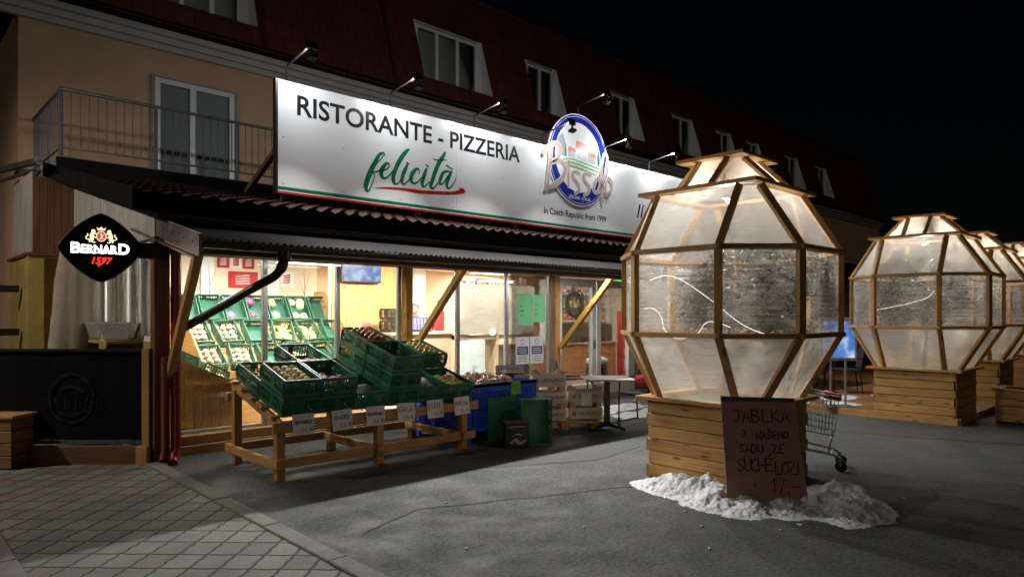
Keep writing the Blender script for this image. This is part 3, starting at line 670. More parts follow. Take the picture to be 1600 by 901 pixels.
# left side wall: ochre boards below, clad boards above, with curtained windows
sw = MB(); sw.span(2.34, 2.42, 8.12, 12.0, 0, 1.30); sw.span(2.34, 2.42, 8.12, 12.0, 2.44, 2.5); sw.span(2.34, 2.42, 11.35, 12.0, 1.30, 2.44)
side = S(sw, 'side_wall', OCHRE)
def boards_x(mb, x, y0, y1, zfn0, zfn1, wd=.085, t=.022):
    y = y0
    while y < y1 - .01:
        e = min(y + wd - .006, y1); mb.hexa([(x - t, y, zfn0(y)), (x, y, zfn0(y)), (x, e, zfn0(e)), (x - t, e, zfn0(e)), (x - t, y, zfn1(y)), (x, y, zfn1(y)), (x, e, zfn1(e)), (x - t, e, zfn1(e))], (t, wd, zfn1(y) - zfn0(y))); y += wd
    return mb
def tile_z(y): return 2.88 + (y - 7.83) * .215
mb = boards_x(MB(), 2.34, 8.1, 12.0, lambda y: 2.45, lambda y: tile_z(y) - .16); S(mb, 'gable_boards', GREYW)
mb = MB(); mb.span(2.342, 2.41, 8.1, 12, 2.5, 2.72); S(mb, 'gable_backing', BROWNW)
mb = MB()
for k in range(7): mb.span(1.80 + k * .09, 1.884 + k * .09, 12.0, 12.03, 2.5, 3.62)
S(mb, 'recess_boards', BROWNW)
mb = boards_x(MB(), 1.80, 12.0, 13.6, lambda y: 2.5, lambda y: 3.68); S(mb, 'upper_boards', GREYW)
mb = MB(); mb.span(1.80, 2.34, 12.0, 12.06, 0, 2.44); mb.span(1.74, 1.80, 12.0, 13.65, 0, 2.44); S(mb, 'recess_wall', OCHRE)
mb = MB(); mb.span(1.72, 1.92, 11.86, 12.0, 0, 2.46); S(mb, 'corner_post', OCHRE, bevel=.006)
mb = MB(); mb.span(1.70, 2.36, 11.82, 12.1, 2.46, 2.5); mb.span(1.70, 1.80, 12.1, 13.65, 2.46, 2.5); S(mb, 'ledge_board', BROWNW)
SIDECURT = curtain_mat('white_side_curtain', (.78, .74, .62))
for k, (a, b) in enumerate(((8.30, 9.25), (9.32, 10.30), (10.36, 11.33))):
    f = MB(); X = 2.36; q = .06
    f.span(X, X + .06, a, b, 2.38, 2.44); f.span(X, X + .06, a, b, 1.30, 1.36); f.span(X, X + .06, a, a + q, 1.36, 2.38); f.span(X, X + .06, b - q, b, 1.36, 2.38); f.span(X - .002, X + .06, (a + b) / 2 - .035, (a + b) / 2 + .035, 1.36, 2.38)
    wn = S(f, 'side_window', WHITEM)
    g = MB(); g.span(X + .025, X + .031, a + q, b - q, 1.36, 2.38); S(g, 'pane', CLEAR, wn)
    c = MB(); n = 24; y0 = a
    for i in range(n):
        ya, yb_ = a + (b - a) * i / n, a + (b - a) * (i + 1) / n
        xa, xb = X + .10 + .018 * math.sin(i * 1.5), X + .10 + .018 * math.sin((i + 1) * 1.5)
        c.poly([(xa, ya, 1.32), (xb, yb_, 1.32), (xb, yb_, 2.42), (xa, ya, 2.42)])
    S(c, 'curtain', SIDECURT, wn)
# low fascia of the shop front: two sill beams, aluminium threshold
mb = MB(); mb.span(2.55, 8.95, 8.20, 8.30, 0, .105); S(mb, 'sill_beam', PINE, bevel=.006)
mb = MB(); mb.span(2.55, 8.95, 8.23, 8.36, .115, .215); S(mb, 'sill_beam', PINE, bevel=.006)
mb = MB(); mb.span(2.55, 8.95, 8.345, 8.46, .19, .245); S(mb, 'threshold_strip', ALU)
mull = [2.62, 3.68, 4.70, 5.70, 6.80, 7.86, 8.90]
for x in mull:
    mb = MB(); mb.span(x - .03, x + .03, GY - .04, GY + .03, .245, 2.30); S(mb, 'mullion', ALU, bevel=.004)
for a, b in zip(mull[:-1], mull[1:]):
    mb = MB(); mb.span(a + .03, b - .03, GY - .005, GY + .003, .25, 2.30); S(mb, 'glass_pane', CLEAR)
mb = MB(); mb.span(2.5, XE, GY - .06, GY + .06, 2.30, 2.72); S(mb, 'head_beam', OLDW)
for x in (5.80, 9.0):
    mb = MB(); mb.span(x - .06, x + .06, 8.26, 8.38, 0, 2.34); S(mb, 'timber_post', YELW if x < 8 else CLADW, bevel=.006)
mb = MB(); mb.span(2.28, 2.44, 7.98, 8.12, 0, 2.45); S(mb, 'corner_timber_post', BROWNW, bevel=.006)
# braces from the posts to the eaves beam
for x, z in ((2.42, .82), (5.84, 1.10), (9.02, 1.02)):
    mb = MB(); mb.beam((x, 8.22 if x > 3 else 8.0, z), (x, 7.02, 2.27), .085, .085, up=(1, 0, 0)); S(mb, 'brace', YELW if x > 3 else PINE, bevel=.005)
EX0, EX1 = 2.36, 15.5
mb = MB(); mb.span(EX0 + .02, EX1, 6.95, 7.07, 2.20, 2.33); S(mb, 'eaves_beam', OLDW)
# corrugated awning
def awn_z(y): return 2.34 + (y - 6.82) * .222
mb = MB(); pitch = .076; nx = int((EX1 - EX0) / (pitch / 6)); pr = []
for i in range(nx + 1):
    x = EX0 + i * pitch / 6; pr.append((x, .011 * math.cos(i * math.pi / 3)))
for i in range(nx):
    for y0, y1 in ((6.80, 7.9), (7.88, 8.95)):
        (xa, da), (xb, db) = pr[i], pr[i + 1]
        mb.poly([(xa, y0, awn_z(y0) + da), (xb, y0, awn_z(y0) + db), (xb, y1, awn_z(y1) + db), (xa, y1, awn_z(y1) + da)])
awning = S(mb, 'corrugated_awning', SHEETK)
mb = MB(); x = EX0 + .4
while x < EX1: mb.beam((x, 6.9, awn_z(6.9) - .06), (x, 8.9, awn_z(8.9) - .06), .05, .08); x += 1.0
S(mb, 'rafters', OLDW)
# gutter, outlet and sloping pipe
mb = MB()
for i in range(8):
    a0, a1 = math.pi * (1 + i / 8), math.pi * (1 + (i + 1) / 8)
    mb.poly([(EX0, 6.79 + .07 * math.cos(a0), 2.31 + .07 * math.sin(a0)), (EX1, 6.79 + .07 * math.cos(a0), 2.31 + .07 * math.sin(a0)), (EX1, 6.79 + .07 * math.cos(a1), 2.31 + .07 * math.sin(a1)), (EX0, 6.79 + .07 * math.cos(a1), 2.31 + .07 * math.sin(a1))])
S(mb, 'eaves_gutter', DARKPIPE, smooth_=True)
mb = MB(); pts = [(3.19, 6.80, 2.27), (3.19, 6.80, 2.20), (3.18, 6.83, 2.10), (3.13, 6.92, 2.00), (3.0, 7.14, 1.88), (2.62, 7.78, 1.52), (2.48, 8.0, 1.40)]
sp = smooth([(p[0], p[1], p[2]) for p in pts], 5); mb.tube(sp, [.075 if p[2] > 2.17 else .055 if p[2] > 2.08 else .047 for p in sp], 12); S(mb, 'gutter_pipe', DARKPIPE, smooth_=True)
# gable end trims of the awning: wide bent sheet with fixing holes
mb = MB(); mb.hexa([(EX0 - .03, 6.78, awn_z(6.78) - .16), (EX0, 6.78, awn_z(6.78) - .16), (EX0, 9.0, awn_z(9.0) - .16), (EX0 - .03, 9.0, awn_z(9.0) - .16), (EX0 - .03, 6.78, awn_z(6.78) + .05), (EX0, 6.78, awn_z(6.78) + .05), (EX0, 9.0, awn_z(9.0) + .05), (EX0 - .03, 9.0, awn_z(9.0) + .05)], (.03, 2.2, .2))
tr = S(mb, 'awning_trim', FASCIA)
mb = MB()
for y in (6.95, 7.2, 7.55, 7.7, 7.85): mb.cyl((EX0 - .033, y, awn_z(y) - .05), (EX0 - .031, y, awn_z(y) - .05), .014, 8)
S(mb, 'fixing_hole', BLACKM, tr)
mb = MB(); mb.beam((EX0 - .05, 6.78, awn_z(6.78) - .19), (EX0 - .05, 8.9, awn_z(8.9) - .19), .05, .02); S(mb, 'trim_lip', FASCIA, tr)
mb = MB(); mb.beam((EX0 + .05, 6.95, awn_z(6.95) - .14), (EX0 + .05, 8.2, awn_z(8.2) - .14), .06, .12); S(mb, 'verge_rafter', PINE)
# tiled lean-to roof above: stepped wavy pressed tiles
TX0, TX1 = 2.05, 15.6
mb = MB(); wv = .20; sub = 6; course = .33; yy = 7.83; ny = 12
for j in range(ny):
    y0 = yy + j * course; y1 = y0 + course
    for i in range(int((TX1 - TX0) / (wv / sub))):
        xa = TX0 + i * wv / sub; xb = xa + wv / sub
        wa, wb = .022 * math.cos(2 * math.pi * i / sub), .022 * math.cos(2 * math.pi * (i + 1) / sub)
        mb.poly([(xa, y0, tile_z(y0) + wa + .03), (xb, y0, tile_z(y0) + wb + .03), (xb, y1, tile_z(y1) + wb), (xa, y1, tile_z(y1) + wa)])
        mb.poly([(xa, y0, tile_z(y0) + wa - .002), (xb, y0, tile_z(y0) + wb - .002), (xb, y0, tile_z(y0) + wb + .03), (xa, y0, tile_z(y0) + wa + .03)])
tiles = S(mb, 'tiled_roof', TILER)
mb = MB(); mb.hexa([(TX0 + .05, 7.9, tile_z(7.9) - .12), (TX1, 7.9, tile_z(7.9) - .12), (TX1, 11.8, tile_z(11.8) - .12), (TX0 + .05, 11.8, tile_z(11.8) - .12), (TX0 + .05, 7.9, tile_z(7.9) - .05), (TX1, 7.9, tile_z(7.9) - .05), (TX1, 11.8, tile_z(11.8) - .05), (TX0 + .05, 11.8, tile_z(11.8) - .05)], (1, 1, 1)); S(mb, 'roof_underlay', OLDW)
mb = MB(); mb.hexa([(TX0 - .03, 7.80, tile_z(7.8) - .17), (TX0, 7.80, tile_z(7.8) - .17), (TX0, 12.6, tile_z(12.6) - .17), (TX0 - .03, 12.6, tile_z(12.6) - .17), (TX0 - .03, 7.80, tile_z(7.8) + .05), (TX0, 7.80, tile_z(7.8) + .05), (TX0, 12.6, tile_z(12.6) + .05), (TX0 - .03, 12.6, tile_z(12.6) + .05)], (.03, 4.8, .2)); S(mb, 'verge_sheet', SHEETK)
mb = MB(); mb.span(TX0, TX1, 7.80, 7.83, 2.70, 2.87); S(mb, 'tile_fascia', SHEETK)
mb = MB(); mb.tube([(1.98, 12.7, 3.98), (1.66, 13.9, 3.98)], .06, 8); mb.tube([(1.98, 12.7, 3.86), (1.66, 13.9, 3.80)], .03, 8); S(mb, 'verge_gutter', FASCIA)
# red rain pipes at the corner
mb = MB(); mb.tube([(2.47, 7.88, 2.36), (2.47, 7.88, .16), (2.44, 7.84, .05), (2.40, 7.76, .02)], .052, 14)
for z in (.75, 1.75): mb.tube([(2.47, 7.88, z), (2.47, 7.88, z + .05)], .058, 14)
rp = empty('rain_pipe', (0, 0, 0)); tag(rp, 'thick dark red rain pipe at the front corner of the shop', 'rain pipe'); mb.build('pipe', REDP, rp, smooth_=True, angle=40)
mb = MB(); mb.span(2.40, 2.55, 7.93, 7.99, 1.0, 1.04); mb.build('bracket', BLACKM, rp)
mb = MB(); mb.tube([(2.36, 7.9, 1.15), (2.36, 7.9, .14), (2.33, 7.86, .05)], .036, 12)
rp = empty('rain_pipe'); tag(rp, 'thin dull red rain pipe left of the thick one', 'rain pipe'); mb.build('pipe', mat('faded_red_pipe', (.20, .045, .04), .45, var=.3), rp, smooth_=True, angle=40)
mb = MB(); mb.span(2.32, 2.40, 7.94, 7.98, .8, .83); mb.build('bracket', BLACKM, rp)

# double glazed entrance door
dr = MB(); y0, y1 = GY - .05, GY + .03
for a, b in ((9.09, 10.18), (10.20, 11.32)):
    dr.span(a, a + .12, y0, y1, .08, 2.27); dr.span(b - .12, b, y0, y1, .08, 2.27); dr.span(a + .12, b - .12, y0, y1, 2.13, 2.27); dr.span(a + .12, b - .12, y0, y1, .08, .30)
door = S(dr, 'entrance_door', WHITEM, bevel=.004)
for a, b in ((9.21, 10.06), (10.32, 11.20)):
    mb = MB(); mb.span(a, b, GY - .01, GY - .002, .30, 2.13); S(mb, 'pane', CLEAR, door)
mb = MB(); mb.tube([(10.12, y0 - .01, 1.05), (10.12, y0 - .05, 1.05), (10.02, y0 - .055, 1.05)], .01, 8); mb.span(10.10, 10.14, y0 - .012, y0, .96, 1.12); S(mb, 'handle', STEEL, door)
mb = MB(); mb.span(9.06, 9.09, y0, y1, .08, 2.30); mb.span(11.32, 11.40, y0, y1, .08, 2.30); S(mb, 'door_frame', WHITEM, door)
mb = MB(); mb.span(11.40, XE, GY - .04, GY + .04, 0, 2.3); S(mb, 'boarded_front', CLADW)

# ceiling lights of the shop
for k, (x, y, l, pw) in enumerate(((4.3, 8.76, 1.2, 1.0), (3.3, 9.7, 1.2, 1.1), (5.0, 9.9, 1.2, .25), (6.5, 8.76, 1.0, 2.4), (8.45, 8.80, 1.0, .3), (7.6, 10.9, 1.2, 1), (10.2, 8.95, 1.2, 2.2), (10.9, 11.2, 1.2, 1.4), (8.6, 12.6, 1.2, 1.2), (11.8, 13.2, 1.2, 1.6), (12.6, 9.8, 1.2, 1.6), (14.4, 11.6, 1.2, 1.6))):
    t_ = empty('ceiling_light', (x, y, 2.695), 0, None, None, 'ceiling lights inside the shop')
    tag(t_, 'flat white LED panel on the ceiling inside the lit shop', 'light')
    mb = MB(); mb.span(-l / 2, l / 2, -.15, .15, -.03, 0); mb.build('housing', WHITEP, t_)
    mb = MB(); mb.span(-l / 2 + .02, l / 2 - .02, -.13, .13, -.036, -.031); mb.build('diffuser', glow('led_panel', (1, .93, .82), 9), t_)
    lamp('panel_light', 'AREA', (0, 0, -.06), P_SHOP * pw, t_, (1, .945, .86), l, aim=(0, 0, -1), sy=.26)

# fill lamps added under the awning to brighten the door area and crates
for x_, y_, pw_, lab_ in ((8.7, 7.25, 1, 'slim white fill lamp added under the awning near the shop door'), (4.15, 8.12, 1.15, 'slim white fill lamp added over the window behind the apple table')):
    pl_ = empty('awning_fill', (x_, y_, 2.26), 0, lab_, 'light')
    mb = MB(); mb.span(-.45, .45, -.04, .04, .0, .05); mb.build('housing', WHITEP, pl_)
    mb = MB(); mb.span(-.43, .43, -.03, .03, -.012, -.002); mb.build('tube', glow('awning_fill_tube', (1, .96, .90), 6), pl_)
    lamp('awning_fill_lamp', 'AREA', (0, 0, -.03), P_FILL * pw_, pl_, (1, .96, .90), .85, aim=(0, -.45 if x_ < 6 else .05, -1), sy=.06)
# ------------------------------------------------------------------ big shop sign on the roof
SX0, SX1, SZ0, SZ1, SY = 4.12, 14.9, 3.27, 4.83, 9.0
sign = empty('shop_sign', (SX0, SY, SZ0), 0, 'long white floodlit restaurant and pizzeria signboard standing on the tiled roof', 'sign')
def sf(a, b, t): return (a, -.03 - t, b)            # sign plane, local
W_ = SX1 - SX0; H_ = SZ1 - SZ0
xs = [0, 3.13, 6.78, 9.32, W_]
for a, b in zip(xs[:-1], xs[1:]):
    mb = MB(); mb.span(a + .003, b - .003, -.03, -.005, 0, H_); mb.build('panel', SIGNW, sign)
mb = MB(); mb.span(.0, W_, 0, .05, .0, .06); mb.span(0, W_, 0, .05, H_ - .06, H_); mb.span(-.03, -.002, -.034, .06, -.01, H_ + .01)
for x in xs: mb.span(max(x - .03, 0), min(x + .03, W_), 0, .045, .06, H_ - .06)
mb.build('frame', BLACKM, sign)
for x in (.12, 2.4, 4.6, 6.8, 9.0):
    mb = MB(); mb.beam((x, .08, .75), (x, 1.3, tile_z(10.3) - SZ0 + .06), .07, .07); mb.beam((x, .06, -.02), (x, .06, 1.2), .07, .06, up=(0, 1, 0)); mb.beam((x, .06, -.15), (x, .06, -.02), .07, .06, up=(0, 1, 0)); mb.build('support_strut', OLDW, sign)
def letters(name, m, s, x, z, wd, h, t=.003, **k):
    return text_mb(s, sf, x, z, wd, h, t, **k).build(name, m, sign)
letters('lettering', SIGNK, 'RISTORANTE - PIZZERIA', .28, 1.125, 4.34, .285, bold=.019)
mb = MB()
for st in FEL: mb.ribbon([(a, b, q * 1.5) for a, b, q in st], sf, .003, 4)
mb.build('script_lettering', SIGNG, sign)
mb = MB()
for st in SWO: mb.ribbon([(a, b, q * 1.15) for a, b, q in st], sf, .003, 4)
mb.build('brush_stroke', SIGNR, sign)
mb = MB(); mb.poly([sf(0, .052, .003), sf(W_, .052, .003), sf(W_, .095, .003), sf(0, .095, .003)]); mb.build('green_stripe', SIGNG, sign)
mb = MB(); mb.poly([sf(0, .0, .003), sf(W_, .0, .003), sf(W_, .030, .003), sf(0, .030, .003)]); mb.build('red_stripe', SIGNR, sign)
mb = MB()
for x in (.08, 1.0, 2.0, 3.05, 3.2, 4.2, 5.2, 6.7, 6.86, 8.2, 9.25, 9.4):
    for z in (.14, .78, H_ - .05): mb.cyl(sf(x, z, .0), sf(x, z, .006), .008, 6)
mb.build('fixing_screw', STEEL, sign)
letters('lettering', SIGNK, 'In Czech Republic from 1999', 5.26, .265, 1.87, .125, bold=.014)
letters('lettering', SIGNK, 'Il', 8.21, .47, .26, .33, shear=.25, bold=-.004)
# round emblem standing proud of the sheet
em = empty('emblem', (6.25, -.05, 1.41)); em.parent = sign
def ef(a, b, t): return (a, -t, b)
def disc(r, c=(0, 0), n=64): return [(c[0] + r * math.cos(i * 2 * math.pi / n), c[1] + r * math.sin(i * 2 * math.pi / n)) for i in range(n)]
mb = MB(); mb.prism(disc(.915), lambda a, b, t: (a, t, b), -.012, .02); mb.build('disc', WHITEP, em)
def ring(mb, r0, r1, t, c=(0, 0), n=72):
    for i in range(n):
        a0, a1 = i * 2 * math.pi / n, (i + 1) * 2 * math.pi / n
        mb.poly([ef(c[0] + r * math.cos(a), c[1] + r * math.sin(a), t) for r, a in ((r0, a0), (r1, a0), (r1, a1), (r0, a1))])
    return mb
mb = MB(); mb.poly([ef(a, b, .014) for a, b in disc(.895)]); bl_ = mb.build('blue_ring', SIGNB, em)
mb = ring(MB(), .855, .863, .016); mb.build('thin_ring', WHITEP, em)
mb = MB(); mb.poly([ef(a, b, .017) for a, b in disc(.69, (-.03, .05))]); mb.build('white_field', SIGNW, em)
def flat(name, m, polys, t):
    mb = MB()
    for p in polys: mb.poly([ef(a, b, t) for a, b in p])
    return mb.build(name, m, em)
flat('church', GREYV, [[(-.66, .02), (-.66, .33), (-.50, .47), (-.40, .24), (-.40, .02)]], .019)
flat('house', GREYV, [[(-.34, .03), (-.34, .14), (-.12, .14), (-.12, .03)], [(-.10, .03), (-.10, .24), (.22, .24), (.22, .0)], [(.24, .0), (.24, .12), (.48, .12), (.48, -.02)]], .019)
flat('house_roof', ORANGEV, [[(-.36, .14), (-.32, .23), (-.12, .21), (-.10, .14)], [(-.13, .23), (-.09, .38), (.22, .34), (.25, .22)], [(.23, .12), (.25, .22), (.48, .20), (.51, .11)]], .0205)
flat('cypress_tree', SIGNG, [[(.56, -.02), (.54, .12), (.58, .32), (.63, .12), (.62, -.03)]], .021)
flat('cypress_tree', SIGNG, [[(-.44, .02), (-.45, .14), (-.42, .26), (-.39, .14), (-.39, .02)]], .021)
mb = MB()
for z, x0, x1 in ((-.03, -.56, .68), (-.10, -.52, .62), (-.17, -.40, .52)):
    mb.ribbon([(x0, z - .05, .012), (-.3, z + .02, .035), (.1, z, .04), (x1, z - .06, .01)], ef, .021, 4)
mb.build('vineyard_rows', mat('light_green_vinyl', (.10, .32, .06), .4), em)
off = (6.25, 1.41)
for k, (m_, ex, t) in enumerate(((WHITEP, .024, .026), (BEIGEV, .0, .029))):
    mb = MB()
    for st in BIS: mb.ribbon([(a - off[0], b - off[1], w_ * 1.25 + ex) for a, b, w_ in st], ef, t, 4)
    mb.build('script_lettering', m_, em)
text_mb('VERONA - ITALIA', ef, -.33, -.785, .66, .075, .018).build('lettering', WHITEP, em)
mb = ring(MB(), .042, .048, .003, (.885, -.70), 20); text_mb('R', ef, .868, -.722, None, .045, .003, mb=mb); mb.build('registered_mark', SIGNK, em)

# ------------------------------------------------------------------ floodlights on arms above the sign
FX = [4.27, 5.97, 7.69, 9.41, 11.13, 12.85, 14.57]
where = ['leftmost at the left corner of the signboard', 'above the E of the first word', 'above the second word', 'just left of the round emblem', 'right of the round emblem', 'behind the pod roof, second from the right end', 'rightmost at the far end of the signboard']
glowlens = mat('lamp_glass', (.05, .05, .05), .2)
def flood(x, z, label, y=SY):
    f = empty('sign_floodlight', (x, y, z), 0, 'black twin head floodlight ' + label, 'floodlight', 'floodlights along the top of the sign')
    mb = MB(); mb.tube([(0, .02, -.08), (0, .02, .20), (0, .0, .22), (0, -.66, .30)], .014, 8); mb.build('arm', STEEL if x > 10.5 else BLACKM, f, smooth_=True)
    mb = MB(); R1 = Matrix.Translation((0, -.70, .30)) @ Matrix.Rotation(rad(-26), 4, 'X')
    mb.box(0, 0, 0, .15, .045, .12, R1); 
    for k in range(5): mb.box(-.06 + k * .03, -.028, 0, .008, .015, .11, R1)
    h = mb.build('lamp_head', BLACKM, f, bevel=.004)
    mb = MB(); mb.box(0, .0235, 0, .13, .002, .10, R1); mb.build('lens', glowlens, h)
    mb = MB(); R2 = Matrix.Translation((0, -.72, .14)) @ Matrix.Rotation(rad(68), 4, 'X')
    mb.box(0, 0, 0, .13, .05, .10, R2); mb.beam((0, -.70, .26), (0, -.72, .19), .03, .03); h2 = mb.build('lamp_head', BLACKM, f, bevel=.004)
    mb = MB(); mb.box(0, -.027, 0, .11, .002, .08, R2); mb.build('lens', glowlens, h2)
    lamp('sign_light', 'AREA', (0, -.655, .277), P_SIGN, f, (.97, .99, 1), .13, aim=(0, .78, -.63), sy=.10)
    lamp('yard_light', 'AREA', (0, -.745, .08), P_YARD * (1 if x < 6 else .9 if x < 8 else .7 if x < 10 else .3), f, (1, .98, .93), .10, aim=(0, -.38, -.925), sy=.08, spread=105)
    return f
for x, wv_ in zip(FX, where): flood(x, SZ1, wv_)
f5 = flood(10.39, 5.56, 'on top of the round emblem', SY - .03)
for o_ in f5.children:
    if o_.type == 'LIGHT': o_.data.energy *= .3
# ------------------------------------------------------------------ plastic crates (60 x 40 box, slotted walls)
def crate_mesh(wx=.385, wy=.56, h=.185, m=GREEN, name='plastic_crate'):
    """origin at the middle of the base; long side along y"""
    mb = MB(); x, y = wx / 2, wy / 2; t = .007
    mb.span(-x + .008, x - .008, -y + .008, y - .008, 0, .008)
    for k in range(5): mb.span(-x + .012, x - .012, -y + .05 + k * (wy - .1) / 4 - .006, -y + .05 + k * (wy - .1) / 4 + .006, -.006, .0)
    def wall(a0, a1, fx):
        n = max(4, int((a1 - a0) / .032))
        for z0, z1 in ((0.008, .045), (.098, .110), (h - .028, h)):
            fx(a0, a1, z0, z1, t if z1 < h else t * 1.9)
        for i in range(n + 1):
            c = a0 + (a1 - a0) * i / n; wd = .006 if 0 < i < n else .012
            if n > 6 and i in (n // 2, n // 2 - 1): wd = .016
            fx(c - wd, c + wd, .045, h - .028, t * .9)
    wall(-x, x, lambda a, b, z0, z1, tt: mb.span(a, b, -y, -y + tt, z0, z1))
    wall(-x, x, lambda a, b, z0, z1, tt: mb.span(a, b, y - tt, y, z0, z1))
    wall(-y + .016, y - .016, lambda a, b, z0, z1, tt: mb.span(-x, -x + tt, a, b, z0, z1))
    wall(-y + .016, y - .016, lambda a, b, z0, z1, tt: mb.span(x - tt, x, a, b, z0, z1))
    return mb.mesh(name, m)
CM = crate_mesh()
LINER = mat('white_liner_tag', (.55, .62, .60), .5)
def crate(label, M, group, mesh=None):
    o = bpy.data.objects.new('plastic_crate', mesh or CM); COL.objects.link(o); o.matrix_world = M
    return tag(o, label, 'crate', group)
# fruit: one mesh per kind, individual objects
def apple_mesh(name, m, r=.037):
    mb = MB(); mb.lathe((0, 0, 0), [(.004, -r * .72), (r * .45, -r * .82), (r * .85, -r * .5), (r, -.02 * r), (r * .93, r * .45), (r * .6, r * .8), (r * .22, r * .78), (.003, r * .6)], 12)
    mb.tube([(0, 0, r * .58), (.003, 0, r * 1.02)], .0018, 5)
    return mb.mesh(name, m, True)
AY, AR = apple_mesh('apple', YAPPLE), apple_mesh('apple', RAPPLE)
def fruit(me, name, M, label, cat, group, s=1):
    o = bpy.data.objects.new(name, me); COL.objects.link(o)
    o.matrix_world = M @ Matrix.Rotation(random.uniform(0, 6), 4, 'Z') @ Matrix.Rotation(random.uniform(-.6, .6), 4, 'X') @ Matrix.Scale(s, 4)
    return tag(o, label, cat, group)
def fill(Mc, me, name, n, label, cat, group, wx=.33, wy=.50, r=.037, z0=.055, ymax=None, front=False, layers=2):
    cells = []
    nx, ny = max(1, int(wx / (2.05 * r))), max(1, int(wy / (2.05 * r)))
    for l in range(layers):
        for j in range(ny - (l % 2)):
            for i in range(nx - (l % 2)):
                cells.append((-wx / 2 + r + (i + .5 * (l % 2)) * (wx - 2 * r) / max(1, nx - 1), -wy / 2 + r + (j + .5 * (l % 2)) * (wy - 2 * r) / max(1, ny - 1), z0 + r * .85 + l * r * 1.55))
    if front: cells.sort(key=lambda c: (round(c[2], 2), c[1]))
    cells = cells[:n]
    for c in cells:
        fruit(me, name, Mc @ Matrix.Translation((c[0] + random.uniform(-.004, .004), c[1] + random.uniform(-.004, .004), c[2])), label, cat, group, random.uniform(.92, 1.06))

# ------------------------------------------------------------------ sloping wooden display table
TX, TY0, TY1 = 2.90, 6.30, 7.42
table = empty('display_table', (2.9, 6.3, 0), 0, 'long sloping pine display table holding green apple crates', 'table')
def T(mb, n, m=PINE): mb.v = [(p[0] - 2.9, p[1] - 6.3, p[2]) for p in mb.v]; return mb.build(n, m, table, bevel=.005)
slope = math.atan2(.30, 1.08)
for x in (2.93, 4.05, 5.22):
    mb = MB(); mb.beam((x, 6.345, 0), (x, 6.345, .51), .085, .085, up=(0, 1, 0)); T(mb, 'leg')
    mb = MB(); mb.beam((x, 7.38, 0), (x, 7.38, .80), .085, .085, up=(0, 1, 0)); T(mb, 'leg')
    mb = MB(); mb.beam((x, 6.26, .515), (x, 7.46, .515 + 1.2 * math.tan(slope)), .045, .10); T(mb, 'slope_bearer')
    mb = MB(); mb.beam((x - .065, 6.22, .17), (x - .065, 7.50, .17), .04, .09); T(mb, 'end_rail') if x != 4.05 else T(mb, 'middle_rail')
for y, z in ((6.28, .17), (7.45, .17), (7.45, .72)):
    mb = MB(); mb.beam((2.85, y, z), (5.36, y, z), .04, .09); T(mb, 'long_rail')
mb = MB(); mb.beam((2.83, 6.275, .52), (5.40, 6.275, .52), .035, .10); T(mb, 'front_rail')
for k in range(5):
    y = 6.42 + k * .24; mb = MB(); mb.beam((2.86, y, .578 + (y - 6.3) * math.tan(slope)), (5.36, y, .578 + (y - 6.3) * math.tan(slope)), .09, .022); T(mb, 'shelf_slat')
MT = Matrix.Translation((2.93, 6.30, .600)) @ Matrix.Rotation(slope, 4, 'X')
lev = .190
colname = ['first', 'second', 'third', 'fourth', 'fifth', 'sixth']
sorts = ['Jonagold', 'Idared', 'Braeburn', 'Gala', 'Fuji', 'sixth']
front = [2, 2, 1, 3, 1, 1]; back = [1, 2, 1, 3, 1, 2]
tops = {}
def lvl_word(k, n): return 'alone on the slats' if n == 1 else ['bottom', 'top'][k] + ' of two' if n == 2 else ['bottom', 'middle', 'top'][k] + ' of three'
for c in range(6):
    for row, n, yy in (('front', front[c], .285), ('back', back[c], .285 + .575)):
        for k in range(n):
            lean = Matrix.Rotation(rad(random.uniform(-1.2, 1.2)), 4, 'Z')
            M = MT @ Matrix.Translation((.19 + c * .402 + (.09 if row == 'back' and c == 5 else 0) * 0, yy, .008 + k * lev)) @ lean
            crate('green crate on the apple table, %s row, %s column, %s' % (row, colname[c], lvl_word(k, n)), M, 'green crates on the display table'); tops[(c, row)] = M
AG = 'apples in the green crates on the table'
fill(tops[(0, 'front')], AY, 'apple', 40, 'yellow apple in the top front crate at the left end of the table', 'apple', AG, front=True)
fill(tops[(0, 'back')], AY, 'apple', 26, 'yellow apple in the single back crate at the left end of the table', 'apple', AG, front=True)
fill(tops[(1, 'front')], AR, 'apple', 14, 'red apple in the top front crate of the second column', 'apple', AG, front=True)
fill(tops[(3, 'front')], AR, 'apple', 16, 'red apple in the tall front stack of the display table', 'apple', AG, z0=.03, front=True)
fill(tops[(1, 'back')], AR, 'apple', 12, 'red and yellow apple in the back crate of the second column', 'apple', AG)
fill(tops[(2, 'front')], AY, 'apple', 12, 'yellow apple beside the rolled bag in the single third front crate', 'apple', AG, front=True)
fill(tops[(3, 'back')], AR, 'apple', 40, 'red apple in the tall back stack of the display table', 'apple', AG, z0=.09, front=False)
fill(tops[(4, 'front')], AR, 'apple', 24, 'dark red apple in the low fifth front crate', 'apple', AG, front=True)
fill(tops[(5, 'front')], AY, 'apple', 34, 'yellow apple in the low front crate at the right end of the table', 'apple', AG, front=True)
fill(tops[(5, 'back')], AY, 'apple', 40, 'yellow apple in the back crate at the right end of the table', 'apple', AG, z0=.08, front=True)
def bag_roll(M, label):
    mb = MB(); mb.tube([M @ Vector((-.13, -.02, .12)), M @ Vector((-.05, .0, .125)), M @ Vector((.06, .02, .125)), M @ Vector((.13, .04, .12))], [.042, .05, .05, .03], 12)
    o = mb.build('bag_roll', mat('white_bag_plastic', (.75, .74, .74), .35), None, smooth_=True); tag(o, label, 'plastic bags')
bag_roll(tops[(2, 'front')] @ Matrix.Translation((0, -.05, .0)), 'roll of white plastic bags lying on yellow apples in the third crate')
